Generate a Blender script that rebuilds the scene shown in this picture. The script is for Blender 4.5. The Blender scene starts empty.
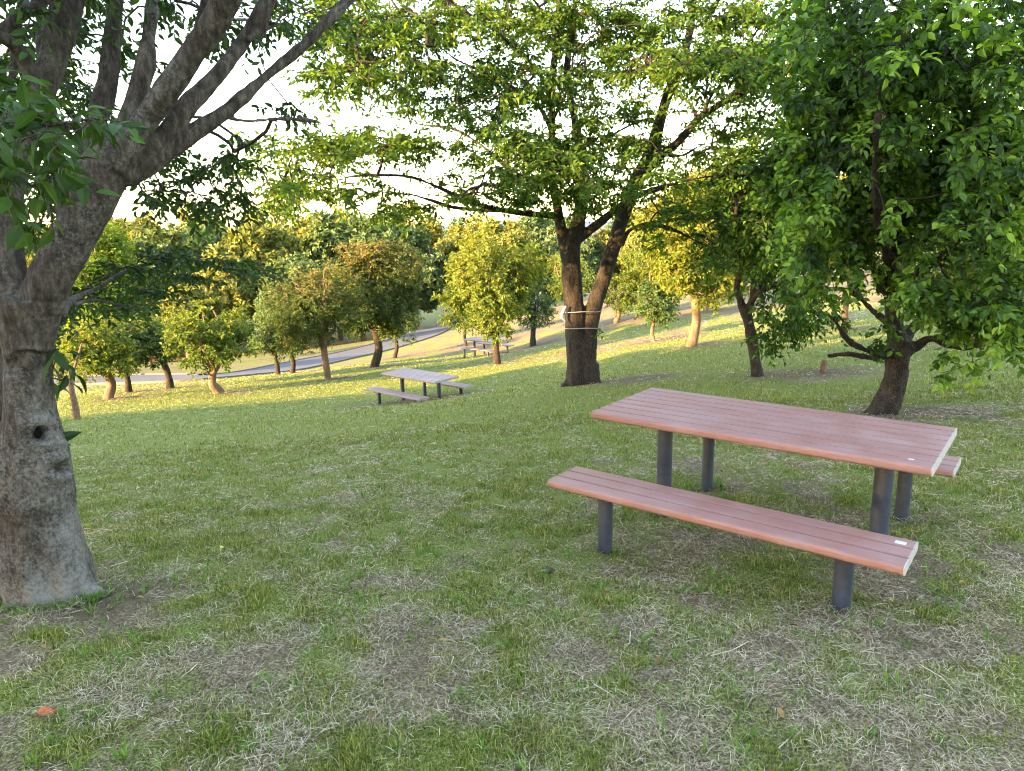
import bpy, math, numpy as np
from mathutils import Matrix, Vector
R = math.radians
scene = bpy.context.scene
COL = scene.collection
rng = np.random.default_rng(7)

# ------------------------------------------------------------------ camera
F, PITCH, ROLL, CX, CY = 709.3, 0.220, 0.022, 512.0, 385.5
cp, sp, cr, sr = math.cos(PITCH), math.sin(PITCH), math.cos(ROLL), math.sin(ROLL)
FWD = np.array([0, cp, -sp]); UP0 = np.array([0, sp, cp]); EX = np.array([1., 0, 0])
RIGHT = cr*EX - sr*UP0
UP = sr*EX + cr*UP0
cam = bpy.data.cameras.new('camera'); cam.sensor_width = 36; cam.lens = F/1024*36
cam.clip_start = 0.05; cam.clip_end = 12000
camo = bpy.data.objects.new('camera', cam); COL.objects.link(camo)
camo.matrix_world = Matrix(((RIGHT[0], UP[0], -FWD[0], 0), (RIGHT[1], UP[1], -FWD[1], 0), (RIGHT[2], UP[2], -FWD[2], 0), (0, 0, 0, 1)))
scene.camera = camo

def ray(px, py):
    d = FWD + RIGHT*(px-CX)/F - UP*(py-CY)/F
    return d
def at(px, py, Y):
    d = ray(px, py); return d*(Y/d[1])

# ------------------------------------------------------------------ noise
def vnoise(P, seed=0):
    P = np.asarray(P, float)
    if P.shape[1] == 2: P = np.c_[P, np.zeros(len(P))]
    i = np.floor(P).astype(np.int64); f = P-i; f = f*f*(3-2*f)
    def h(a, b, c):
        n = (a*374761393 + b*668265263 + c*2147483647 + seed*974634777) & 0xffffffff
        n = ((n ^ (n >> 13))*1274126177) & 0xffffffff
        n = ((n ^ (n >> 16))*2246822519) & 0xffffffff
        return ((n ^ (n >> 15)) & 0xffffff)/float(0xffffff)
    r = 0
    for dx in (0, 1):
        for dy in (0, 1):
            for dz in (0, 1):
                w = (f[:, 0] if dx else 1-f[:, 0])*(f[:, 1] if dy else 1-f[:, 1])*(f[:, 2] if dz else 1-f[:, 2])
                r = r + w*h(i[:, 0]+dx, i[:, 1]+dy, i[:, 2]+dz)
    return r
def fbm(P, seed=0, o=4):
    P = np.asarray(P, float); s = 0; a = .5
    for k in range(o):
        s = s+a*vnoise(P*2**k+k*17.3, seed+k); a *= .5
    return s/(1-.5**o)
def unit(v): return v/np.maximum(np.linalg.norm(v, axis=-1, keepdims=True), 1e-9)

# ------------------------------------------------------------------ terrain
ctl = [at(*c) for c in [(50, 590, 3.25), (885, 415, 7.6), (582, 385, 12), (757, 375, 11.3), (692, 345, 19), (655, 340, 23), (615, 322, 33),
    (533, 345, 32), (497, 362, 25.5), (485, 354.5, 31), (375, 366, 27.5), (328, 378, 24), (293, 372, 30), (277, 375, 29),
    (218, 393, 20.5), (170, 388, 23), (108, 398, 20), (75, 418, 15), (128, 392, 22), (258, 375, 36), (322, 362, 41), (366, 353, 45),
    (425, 334, 55), (448, 327, 61), (120, 381, 33), (340, 345, 57), (728, 288, 42), (1000, 335, 15), (1000, 292, 30), (850, 305, 28),
    (600, 298, 56), (240, 360, 47), (60, 372, 45), (200, 480, 6.6)]]
ctl += [np.array(c, float) for c in [(0, 0, -1.55), (0, -5, -1.1), (6, 0, -1.3), (-6, 0, -1.75), (1.45, 3.9, -1.80), (.5, 3.7, -1.82), (2.4, 4.1, -1.79), (1.4, 2.9, -1.77), (-2.1, 16.1, -3.93),
    (-60, 60, -12), (-25, 70, -12), (0, 90, -12), (40, 90, -7), (60, 60, -2), (60, 0, 1), (-60, 0, -8), (0, -60, 3), (-40, -40, -2), (-100, 100, -15), (100, -60, 5), (100, 100, -4), (0, 140, -13)]]
ctl = np.array(ctl)
def _k(d2): return np.sqrt(d2+4.0)
_d2 = ((ctl[:, None, :2]-ctl[None, :, :2])**2).sum(-1)
_A = _k(_d2)-np.eye(len(ctl))*0.25
_A = np.block([[_A, np.c_[np.ones(len(ctl)), ctl[:, :2]]], [np.r_[np.ones((1, len(ctl))), ctl[:, :2].T], np.zeros((3, 3))]])
_w = np.linalg.solve(_A, np.r_[ctl[:, 2], 0, 0, 0])
def height(x, y):
    x = np.atleast_1d(np.asarray(x, float)); y = np.atleast_1d(np.asarray(y, float))
    out = np.empty(len(x))
    for s in range(0, len(x), 20000):
        X, Y = x[s:s+20000], y[s:s+20000]
        K = _k((X[:, None]-ctl[None, :, 0])**2+(Y[:, None]-ctl[None, :, 1])**2)
        out[s:s+20000] = K@_w[:-3]+_w[-3]+_w[-2]*X+_w[-1]*Y
    r = np.hypot(x, y); t = np.clip((r-110)/120, 0, 1); t = t*t*(3-2*t)
    out = out*(1-t)+(-14)*t
    P = np.c_[x, y]
    near = np.clip(1-r/60, 0, 1)
    return out+near*((fbm(P/1.1, 3)-.5)*.05+(fbm(P/.25, 9, 2)-.5)*.022)
def ground_at(px, py):
    d = ray(px, py); ts = np.geomspace(.8, 300, 500)
    P = d[None]*ts[:, None]; g = P[:, 2]-height(P[:, 0], P[:, 1])
    i = np.argmax(g < 0)
    if g[i] >= 0: i = len(ts)-1
    a, b = ts[max(i-1, 0)], ts[i]
    for _ in range(18):
        m = .5*(a+b); q = d*m
        if q[2]-height(q[0], q[1])[0] < 0: b = m
        else: a = m
    return d*.5*(a+b)

# ------------------------------------------------------------------ mesh helpers
def mesh_obj(name, verts, faces, mat, parent=None, attrs=None, smooth=False):
    """faces: int array (n,3) or (n,4)"""
    me = bpy.data.meshes.new(name)
    verts = np.asarray(verts, np.float32); faces = np.asarray(faces, np.int32)
    k = faces.shape[1]; n = len(faces)
    me.vertices.add(len(verts)); me.vertices.foreach_set('co', verts.ravel())
    me.loops.add(n*k); me.loops.foreach_set('vertex_index', faces.ravel())
    me.polygons.add(n); me.polygons.foreach_set('loop_start', np.arange(0, n*k, k, dtype=np.int32))
    me.polygons.foreach_set('use_smooth', np.full(n, smooth))
    if attrs:
        for an, av in attrs.items():
            a = me.attributes.new(an, 'FLOAT', 'POINT'); a.data.foreach_set('value', np.asarray(av, np.float32))
    me.update(calc_edges=True)
    if mat: me.materials.append(mat)
    o = bpy.data.objects.new(name, me); COL.objects.link(o)
    if parent: o.parent = parent
    return o
def empty(name, loc, label, cat, group=None, rz=0):
    o = bpy.data.objects.new(name, None); COL.objects.link(o); o.location = tuple(map(float, loc)); o.rotation_euler = (0, 0, rz)
    o.empty_display_size = .1
    o['label'] = label; o['category'] = cat
    if group: o['group'] = group
    return o
def tag(o, label, cat, group=None):
    o['label'] = label; o['category'] = cat
    if group: o['group'] = group
    return o

class Geo:
    def __init__(s): s.v = []; s.f = []; s.n = 0; s.a = []
    def add(s, v, f, a=None):
        v = np.asarray(v, float); f = np.asarray(f, int)
        s.v.append(v); s.f.append(f+s.n); s.n += len(v)
        s.a.append(np.zeros(len(v)) if a is None else np.broadcast_to(a, (len(v),)))
    def V(s): return np.concatenate(s.v)
    def Fc(s): return np.concatenate(s.f)
    def A(s): return np.concatenate(s.a)
    def tris(s):
        return np.concatenate([f if f.shape[1] == 3 else np.r_[f[:, [0, 1, 2]], f[:, [0, 2, 3]]] for f in s.f])
    def build(s, name, mat, parent=None, attr=None, smooth=False, off=None):
        v = s.V()
        if off is not None: v = v-np.asarray(off)
        ks = {f.shape[1] for f in s.f}
        f = s.Fc() if len(ks) == 1 else s.tris()
        return mesh_obj(name, v, f, mat, parent, {attr: s.A()} if attr else None, smooth)

def smooth_path(pts, rad, step):
    """Catmull-Rom resample"""
    pts = np.asarray(pts, float); rad = np.asarray(rad, float)
    if len(pts) == 2:
        n = max(2, int(np.linalg.norm(pts[1]-pts[0])/step)+1); t = np.linspace(0, 1, n)[:, None]
        return pts[0]*(1-t)+pts[1]*t, rad[0]*(1-t[:, 0])+rad[1]*t[:, 0]
    P = np.r_[[2*pts[0]-pts[1]], pts, [2*pts[-1]-pts[-2]]]; out = []; ro = []
    for i in range(len(pts)-1):
        n = max(2, int(np.linalg.norm(pts[i+1]-pts[i])/step)+1)
        t = np.linspace(0, 1, n, endpoint=(i == len(pts)-2))[:, None]
        p0, p1, p2, p3 = P[i:i+4]
        out.append(.5*((2*p1)+(-p0+p2)*t+(2*p0-5*p1+4*p2-p3)*t**2+(-p0+3*p1-3*p2+p3)*t**3))
        ro.append(rad[i]*(1-t[:, 0])+rad[i+1]*t[:, 0])
    return np.concatenate(out), np.concatenate(ro)
def tube(geo, pts, rad, k=8, cap=True, wob=0, seed=0, a=None):
    pts = np.asarray(pts, float); n = len(pts); rad = np.broadcast_to(np.asarray(rad, float), (n,))
    T = np.gradient(pts, axis=0); T = unit(T)
    ref = np.array([0, 0, 1.]) if abs(T[0][2]) < .9 else np.array([1., 0, 0])
    U = np.zeros_like(T); u = unit(np.cross(T[0], ref)[None])[0]
    for i in range(n):
        u = u-T[i]*(u@T[i]); u = u/max(np.linalg.norm(u), 1e-9); U[i] = u
    W = np.cross(T, U); th = np.arange(k)*2*math.pi/k
    ring = U[:, None]*np.cos(th)[None, :, None]+W[:, None]*np.sin(th)[None, :, None]
    v = (pts[:, None]+ring*rad[:, None, None]).reshape(-1, 3)
    if wob:
        nrm = ring.reshape(-1, 3)
        v = v+nrm*((fbm(v*wob, seed, 3)-.5)*1.0)[:, None]*np.repeat(rad, k)[:, None]*.5
    i = np.arange(n-1)[:, None]*k; j = np.arange(k)[None]; j2 = (j+1) % k
    f = np.stack([i+j, i+j2, i+k+j2, i+k+j], -1).reshape(-1, 4)
    if cap:
        v = np.r_[v, pts[[0, -1]]]; c0, c1 = n*k, n*k+1
        fa = [[c0, (q+1) % k, q, c0] for q in range(k)]; fb = [[c1, (n-1)*k+q, (n-1)*k+(q+1) % k, c1] for q in range(k)]
        fq = np.r_[f, ] ; tr = np.array([x[:3] for x in fa+fb])
        f3 = np.r_[f[:, [0, 1, 2]], f[:, [0, 2, 3]], tr]; geo.add(v, f3, a)
    else:
        geo.add(v, np.r_[f[:, [0, 1, 2]], f[:, [0, 2, 3]]], a)

def twig_tubes(geo, A, B, ra, rb, k=3):
    """many straight tapered tubes at once"""
    A = np.asarray(A); B = np.asarray(B); n = len(A)
    if n == 0: return
    T = unit(B-A); ref = np.where(np.abs(T[:, 2:3]) < .9, [[0, 0, 1.]], [[1., 0, 0]])
    U = unit(np.cross(T, ref)); W = np.cross(T, U); th = np.arange(k)*2*math.pi/k
    ring = U[:, None]*np.cos(th)[None, :, None]+W[:, None]*np.sin(th)[None, :, None]
    ra = np.broadcast_to(ra, (n,)); rb = np.broadcast_to(rb, (n,))
    v = np.concatenate([A[:, None]+ring*ra[:, None, None], B[:, None]+ring*rb[:, None, None]], 1).reshape(-1, 3)
    b = np.arange(n)[:, None, None]*2*k; j = np.arange(k); j2 = (j+1) % k
    t1 = np.stack([j, j2, k+j2], -1); t2 = np.stack([j, k+j2, k+j], -1); t = np.r_[t1, t2][None]
    geo.add(v, (b+t).reshape(-1, 3))

def leaves(geo, P, D, N, L, W, tint, fold=.18, droop=.25, fine=False):
    """leaf blades: base P, direction D, normal N"""
    D = unit(D); S = unit(np.cross(D, N)); N = np.cross(S, D); n = len(P)
    L = np.broadcast_to(L, (n,))[:, None]; W = np.broadcast_to(W, (n,))[:, None]; tint = np.broadcast_to(tint, (n,))
    if not fine:
        v = np.stack([P, P+D*L*.45+S*W*.5+N*W*fold, P+D*L-N*L*droop, P+D*L*.45-S*W*.5+N*W*fold], 1)
        t = np.array([[0, 1, 2], [0, 2, 3]]); m = 4
    else:
        m1 = P+D*L*.28-N*L*.0; m2 = P+D*L*.62-N*L*droop*.3; tip = P+D*L-N*L*droop
        v = np.stack([P, m1+S*W*.42+N*W*fold, m1, m1-S*W*.42+N*W*fold, m2+S*W*.44+N*W*fold, m2, m2-S*W*.44+N*W*fold, tip], 1)
        t = np.array([[0, 1, 2], [0, 2, 3], [1, 4, 5], [1, 5, 2], [2, 5, 6], [2, 6, 3], [4, 7, 5], [5, 7, 6]]); m = 8
    if fine == 2:
        rows = [(.0, .04), (.12, .30), (.28, .46), (.45, .50), (.62, .40), (.78, .23), (.9, .09), (1., .0)]
        v = np.stack([q for a_, w_ in rows for q in (P+D*L*a_+S*W*w_+N*(W*fold*w_*2-L*droop*a_*a_), P+D*L*a_-N*L*droop*a_*a_, P+D*L*a_-S*W*w_+N*(W*fold*w_*2-L*droop*a_*a_))], 1)
        t = np.array([f_ for i_ in range(7) for b_ in (0, 1) for f_ in ((3*i_+b_, 3*i_+b_+3, 3*i_+b_+4), (3*i_+b_, 3*i_+b_+4, 3*i_+b_+1))]); m = 24
    geo.add(v.reshape(-1, 3), (np.arange(n)[:, None, None]*m+t[None]).reshape(-1, 3), np.repeat(tint, m))

def rand_dirs(n, r): return unit(r.normal(size=(n, 3)))

def sprays(leafg, twigg, tips, dirs, r, L=.07, W=.035, sub=4, sl=.22, per=9, flat=.5, droop=.15, tintf=None, fine=False, twr=.0022, spread=.9, jitter=.25, nrm=None):
    """a spray at each tip: SUB side twigs carrying PER alternate leaves; FLAT 0..1 pulls them towards the horizontal"""
    n = len(tips); T = np.repeat(tips, sub, 0); Dm = np.repeat(unit(dirs), sub, 0)
    d = Dm*spread+rand_dirs(n*sub, r)*1.0; d[:, 2] = d[:, 2]*(1-flat)-droop; d = unit(d)
    ln = sl*r.uniform(.55, 1.25, n*sub)
    A = T; B = T+d*ln[:, None]; B[:, 2] -= ln*droop*.5
    if twigg is not None: twig_tubes(twigg, A, B, twr, twr*.5)
    t = (np.arange(per)+.6)/per
    pos = A[:, None]+(B-A)[:, None]*t[None, :, None]
    side = np.where(np.arange(per) % 2 == 0, 1., -1.)[None, :, None]
    up = (np.array([0, 0, 1.]) if nrm is None else np.repeat(nrm, sub, 0))+r.normal(size=(n*sub, 3))*.35; up = unit(up-d*np.sum(up*d, 1)[:, None])
    s = np.cross(d, up)
    ld = d[:, None]*.65+s[:, None]*side*.75+r.normal(size=pos.shape)*jitter
    ld[..., 2] -= droop*.8
    ln_ = np.broadcast_to((up if nrm is None else np.repeat(nrm, sub, 0))[:, None], pos.shape)+r.normal(size=pos.shape)*.45
    k = n*sub*per; pos = pos.reshape(-1, 3); ld = ld.reshape(-1, 3); ln_ = ln_.reshape(-1, 3)
    sc = r.uniform(.7, 1.15, k)
    tint = np.clip((tintf(pos) if tintf is not None else .5)+r.normal(size=k)*.18, 0, 1)
    leaves(leafg, pos, ld, ln_, L*sc, W*sc, tint, fine=fine)

def grow(nodes, targets, r, sag=.12, r0=.0035, expo=.42, twist=.12, rmax=.05, bias=None):
    """join every target to the nearest skeleton node with a bent twig; pipe-model radii. Returns segments and tip directions."""
    nodes = np.asarray(nodes, float); NP = np.zeros((len(nodes)+3*len(targets), 3)); NP[:len(nodes)] = nodes
    par = np.full(len(NP), -1); cnt = np.zeros(len(NP)); m = len(nodes)
    d0 = np.array([np.min(((nodes-t)**2).sum(1)) for t in targets]); order = np.argsort(d0)
    tipdir = np.zeros_like(targets)
    for i in order:
        t = targets[i]; q = NP[:m]; dd = ((q-t)**2).sum(1)
        j = int(np.argmin(dd)); p = q[j]; v = t-p; l = np.linalg.norm(v)+1e-6
        off = r.normal(size=3)*l*twist; off[2] += sag*l
        m1 = p+v*.35+off*.8; m2 = p+v*.7+off*.7
        NP[m], NP[m+1], NP[m+2] = m1, m2, t
        par[m], par[m+1], par[m+2] = j, m, m+1; cnt[m+2] += 1; m += 3
        tipdir[i] = t-m2
    for i in range(m-1, len(nodes)-1, -1): cnt[par[i]] += cnt[i]
    idx = np.arange(len(nodes), m)
    rad = np.minimum(r0*np.maximum(cnt, 1)**expo, rmax)
    a = par[idx]; ra = np.where(a < len(nodes), rad[idx], rad[a]); 
    return NP[a], NP[idx], ra, rad[idx], unit(tipdir+1e-6)

def remesh_limbs(name, limbs, voxel, mat, parent, off, post=None, smooth_it=4, k=14, step=None):
    g = Geo()
    for pts, rad in limbs:
        p, q = smooth_path(pts, rad, step or voxel*4); tube(g, p, q, k=k)
    me = mesh_obj(name+'_src', g.V()-np.asarray(off), g.Fc(), None)
    m = me.modifiers.new('r', 'REMESH'); m.mode = 'VOXEL'; m.voxel_size = voxel; m.use_smooth_shade = True
    s = me.modifiers.new('s', 'SMOOTH'); s.factor = .6; s.iterations = smooth_it
    dg = bpy.context.evaluated_depsgraph_get(); dg.update()
    new = bpy.data.meshes.new_from_object(me.evaluated_get(dg)); bpy.data.objects.remove(me)
    n = len(new.vertices); co = np.empty(n*3, np.float32); new.vertices.foreach_get('co', co); co = co.reshape(-1, 3).astype(float)
    no = np.empty(n*3, np.float32); new.vertices.foreach_get('normal', no); no = no.reshape(-1, 3).astype(float)
    if post is not None: co = post(co, no)
    new.vertices.foreach_set('co', co.astype(np.float32).ravel()); new.update()
    new.polygons.foreach_set('use_smooth', np.ones(len(new.polygons), bool))
    new.materials.clear(); new.materials.append(mat); new.name = name
    o = bpy.data.objects.new(name, new); COL.objects.link(o)
    if parent: o.parent = parent
    return o

# ------------------------------------------------------------------ materials
def new_mat(name):
    m = bpy.data.materials.new(name); m.use_nodes = True; nt = m.node_tree
    b = nt.nodes['Principled BSDF']; return m, nt, b
def N(nt, t, **kw):
    n = nt.nodes.new(t)
    for k, v in kw.items():
        if k.startswith('i_'):
            key = k[2:]; key = int(key) if key.isdigit() else key.replace('_', ' ')
            n.inputs[key].default_value = v
        else: setattr(n, k, v)
    return n
def ramp(nt, fac, stops):
    r = nt.nodes.new('ShaderNodeValToRGB'); e = r.color_ramp.elements
    while len(e) < len(stops): e.new(.5)
    for q, (p, c) in zip(e, stops): q.position = p; q.color = (*c, 1)
    nt.links.new(fac, r.inputs[0]); return r.outputs[0]
def noise(nt, scale, detail=4, rough=.55, vec=None, dist=0):
    n = N(nt, 'ShaderNodeTexNoise'); n.inputs['Scale'].default_value = scale; n.inputs['Detail'].default_value = detail
    n.inputs['Roughness'].default_value = rough; n.inputs['Distortion'].default_value = dist
    if vec is None:
        tc = N(nt, 'ShaderNodeNewGeometry'); vec = tc.outputs['Position']
    nt.links.new(vec, n.inputs['Vector']); return n.outputs['Fac']
def mixc(nt, fac, a, b, mode='MIX'):
    m = nt.nodes.new('ShaderNodeMix'); m.data_type = 'RGBA'; m.blend_type = mode
    for s, v in ((m.inputs[0], fac), (m.inputs[6], a), (m.inputs[7], b)):
        if hasattr(v, 'is_linked'): nt.links.new(v, s)
        elif isinstance(v, (int, float)): s.default_value = v
        else: s.default_value = (*v, 1)
    return m.outputs[2]

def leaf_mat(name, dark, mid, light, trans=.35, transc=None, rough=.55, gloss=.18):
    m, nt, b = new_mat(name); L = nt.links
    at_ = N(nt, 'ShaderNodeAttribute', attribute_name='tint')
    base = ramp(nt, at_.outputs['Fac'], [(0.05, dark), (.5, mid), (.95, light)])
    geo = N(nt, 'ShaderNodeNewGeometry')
    hv = N(nt, 'ShaderNodeHueSaturation'); L.new(base, hv.inputs['Color'])
    mr = N(nt, 'ShaderNodeMapRange'); mr.inputs['To Min'].default_value = .7; mr.inputs['To Max'].default_value = 1.3
    L.new(geo.outputs['Random Per Island'], mr.inputs['Value']); L.new(mr.outputs[0], hv.inputs['Value'])
    L.new(hv.outputs[0], b.inputs['Base Color']); b.inputs['Roughness'].default_value = rough
    b.inputs['Specular IOR Level'].default_value = gloss
    tr = N(nt, 'ShaderNodeBsdfTranslucent')
    tc = mixc(nt, 1.0, hv.outputs[0], transc or (1.9, 1.75, .55), 'MULTIPLY'); L.new(tc, tr.inputs['Color'])
    mx = N(nt, 'ShaderNodeMixShader'); mx.inputs[0].default_value = trans
    L.new(b.outputs[0], mx.inputs[1]); L.new(tr.outputs[0], mx.inputs[2])
    out = nt.nodes['Material Output']; L.new(mx.outputs[0], out.inputs['Surface']); return m

def bark_mat(name, c0, c1, c2, scale=6, bump=.5, lichen=None, stretch=(1, 1, .35), rings=False):
    m, nt, b = new_mat(name); L = nt.links
    tc = N(nt, 'ShaderNodeTexCoord'); mp = N(nt, 'ShaderNodeMapping'); mp.inputs['Scale'].default_value = stretch
    L.new(tc.outputs['Object'], mp.inputs['Vector']); v = mp.outputs[0]
    n1 = noise(nt, scale, 8, .65, v); n2 = noise(nt, scale*7, 6, .7, v)
    mid = N(nt, 'ShaderNodeMath', operation='MULTIPLY_ADD'); L.new(n2, mid.inputs[0]); mid.inputs[1].default_value = .75; 
    h = N(nt, 'ShaderNodeMath', operation='MULTIPLY'); L.new(n1, h.inputs[0]); h.inputs[1].default_value = .4; L.new(h.outputs[0], mid.inputs[2])
    col = ramp(nt, mid.outputs[0], [(.42, c0), (.56, c1), (.72, c2)])
    hgt = mid.outputs[0]
    if rings:
        mp2 = N(nt, 'ShaderNodeMapping'); mp2.inputs['Scale'].default_value = (7, 7, 60); L.new(tc.outputs['Object'], mp2.inputs['Vector'])
        n3 = noise(nt, 1.0, 5, .7, mp2.outputs[0], .6)
        lent = ramp(nt, n3, [(.54, (0, 0, 0)), (.74, (1, 1, 1))])
        col = mixc(nt, N_mul(nt, lent, .16), col, c0)
        add = N(nt, 'ShaderNodeMath', operation='MULTIPLY_ADD'); L.new(lent, add.inputs[0]); add.inputs[1].default_value = .10; L.new(hgt, add.inputs[2]); hgt = add.outputs[0]
    if lichen:
        n4 = noise(nt, scale*.6, 3, .6, tc.outputs['Object']); n5 = noise(nt, 60, 5, .8, tc.outputs['Object'])
        sep = N(nt, 'ShaderNodeSeparateXYZ'); L.new(tc.outputs['Object'], sep.inputs[0])
        mr = N(nt, 'ShaderNodeMapRange'); L.new(sep.outputs[2], mr.inputs[0]); mr.inputs[1].default_value = 1.5; mr.inputs[2].default_value = .1
        mr.inputs[3].default_value = .0; mr.inputs[4].default_value = .26
        s = N(nt, 'ShaderNodeMath', operation='ADD'); L.new(n4, s.inputs[0]); L.new(mr.outputs[0], s.inputs[1])
        s2 = N(nt, 'ShaderNodeMath', operation='ADD'); L.new(s.outputs[0], s2.inputs[0]); L.new(n5, s2.inputs[1])
        f = ramp(nt, s2.outputs[0], [(.60, (0, 0, 0)), (.78, (1, 1, 1))])
        s3 = N(nt, 'ShaderNodeMath', operation='MULTIPLY'); L.new(s2.outputs[0], s3.inputs[0]); s3.inputs[1].default_value = .5
        f = ramp(nt, s3.outputs[0], [(.54, (0, 0, 0)), (.70, (.75, .75, .75))])
        col = mixc(nt, f, col, lichen)
    L.new(col, b.inputs['Base Color']); b.inputs['Roughness'].default_value = .9; b.inputs['Specular IOR Level'].default_value = .2
    bp = N(nt, 'ShaderNodeBump'); bp.inputs['Strength'].default_value = bump; bp.inputs['Distance'].default_value = .03
    L.new(hgt, bp.inputs['Height']); L.new(bp.outputs[0], b.inputs['Normal']); return m
def N_mul(nt, a, k):
    q = N(nt, 'ShaderNodeMath', operation='MULTIPLY'); nt.links.new(a, q.inputs[0]); q.inputs[1].default_value = k; return q.outputs[0]

def plain(name, c, rough=.6, spec=.5, nscale=0, namp=.2, metal=0, bump=0):
    m, nt, b = new_mat(name); b.inputs['Base Color'].default_value = (*c, 1); b.inputs['Roughness'].default_value = rough
    b.inputs['Specular IOR Level'].default_value = spec; b.inputs['Metallic'].default_value = metal
    if nscale:
        n = noise(nt, nscale, 6, .65)
        col = ramp(nt, n, [(.3, tuple(x*(1-namp) for x in c)), (.7, tuple(min(1, x*(1+namp)) for x in c))])
        nt.links.new(col, b.inputs['Base Color'])
        if bump:
            bp = N(nt, 'ShaderNodeBump'); bp.inputs['Strength'].default_value = bump; bp.inputs['Distance'].default_value = .01
            nt.links.new(n, bp.inputs['Height']); nt.links.new(bp.outputs[0], b.inputs['Normal'])
    return m

M = {}
M['leaf_fore'] = leaf_mat('leaf_fore', (.010, .030, .007), (.022, .06, .012), (.05, .11, .022), .28, rough=.55, gloss=.2)
M['leaf_zelkova'] = leaf_mat('leaf_zelkova', (.022, .062, .012), (.046, .11, .02), (.12, .175, .03), .42)
M['leaf_cherry'] = leaf_mat('leaf_cherry', (.013, .040, .008), (.050, .125, .018), (.19, .32, .05), .38, rough=.5, gloss=.22)
M['leaf_orchard'] = leaf_mat('leaf_orchard', (.032, .07, .018), (.075, .125, .025), (.16, .18, .035), .38)
M['leaf_reddish'] = leaf_mat('leaf_reddish', (.035, .07, .02), (.085, .125, .028), (.30, .17, .09), .35, transc=(1.7, 1.3, .6))
M['leaf_blue'] = leaf_mat('leaf_blue', (.03, .07, .03), (.055, .105, .038), (.11, .145, .045), .33)
M['leaf_forest'] = leaf_mat('leaf_forest', (.06, .105, .032), (.14, .17, .045), (.24, .23, .06), .25)
M['leaf_forest_dark'] = leaf_mat('leaf_forest_dark', (.04, .085, .042), (.075, .13, .055), (.14, .17, .06), .22)
M['bark_fore'] = bark_mat('bark_fore', (.010, .008, .007), (.046, .037, .030), (.115, .097, .082), 5, 1.0, lichen=(.24, .24, .23), rings=True)
M['bark_brown'] = bark_mat('bark_brown', (.006, .005, .004), (.026, .021, .018), (.066, .055, .046), 9, .8, stretch=(1, 1, .3))
M['bark_dark'] = bark_mat('bark_dark', (.008, .006, .005), (.028, .021, .017), (.09, .072, .06), 14, .9, stretch=(1, 1, .5))
M['bark_orchard'] = bark_mat('bark_orchard', (.05, .032, .02), (.14, .09, .06), (.24, .17, .12), 8, .6)

def blade_mat(name, cs, trans=.25):
    m, nt, b = new_mat(name)
    g = N(nt, 'ShaderNodeNewGeometry'); c = ramp(nt, g.outputs['Random Per Island'], cs)
    nt.links.new(c, b.inputs['Base Color']); b.inputs['Roughness'].default_value = .7; b.inputs['Specular IOR Level'].default_value = .12
    tr = N(nt, 'ShaderNodeBsdfTranslucent'); nt.links.new(c, tr.inputs['Color'])
    mx = N(nt, 'ShaderNodeMixShader'); mx.inputs[0].default_value = trans
    nt.links.new(b.outputs[0], mx.inputs[1]); nt.links.new(tr.outputs[0], mx.inputs[2]); nt.links.new(mx.outputs[0], nt.nodes['Material Output'].inputs['Surface'])
    return m
M['grass'] = blade_mat('grass', [(0, (.05, .07, .014)), (.35, (.13, .175, .03)), (.7, (.25, .30, .055)), (.9, (.38, .37, .11)), (1, (.46, .38, .19))])
M['straw'] = blade_mat('straw', [(0, (.07, .045, .026)), (.25, (.18, .13, .075)), (.6, (.42, .34, .22)), (.86, (.64, .56, .41)), (1, (.78, .72, .57))], .15)

# ground: soil / thatch / short green mat, driven by the same cover value as the blades
TABLE1 = np.array([1.426, 3.891]); TABLE2 = np.array([-2.143, 16.064])
mulch = []   # (x, y, radius) bare rings under trees, filled before the ground is made
def cover(x, y):
    """0 = bare and strawy, 1 = green"""
    P = np.c_[x, y]; r = np.hypot(x, y)
    c = .5+.8*(fbm(P/1.7, 21, 4)-.5)+1.3*(fbm(P/.26, 31, 4)-.5)+.09-.06*np.clip((4.4-r)/1.5, 0, 1)
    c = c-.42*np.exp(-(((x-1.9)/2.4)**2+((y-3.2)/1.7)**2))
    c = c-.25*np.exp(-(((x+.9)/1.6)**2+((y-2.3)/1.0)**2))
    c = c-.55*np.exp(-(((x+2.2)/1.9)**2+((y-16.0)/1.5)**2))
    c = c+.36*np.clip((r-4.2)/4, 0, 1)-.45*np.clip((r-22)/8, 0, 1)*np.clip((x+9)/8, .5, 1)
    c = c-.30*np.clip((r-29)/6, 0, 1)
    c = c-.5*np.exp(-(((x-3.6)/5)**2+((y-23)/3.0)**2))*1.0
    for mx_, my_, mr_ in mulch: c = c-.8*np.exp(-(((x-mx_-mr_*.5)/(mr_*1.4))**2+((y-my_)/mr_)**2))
    return np.clip(c, 0, 1)

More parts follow.
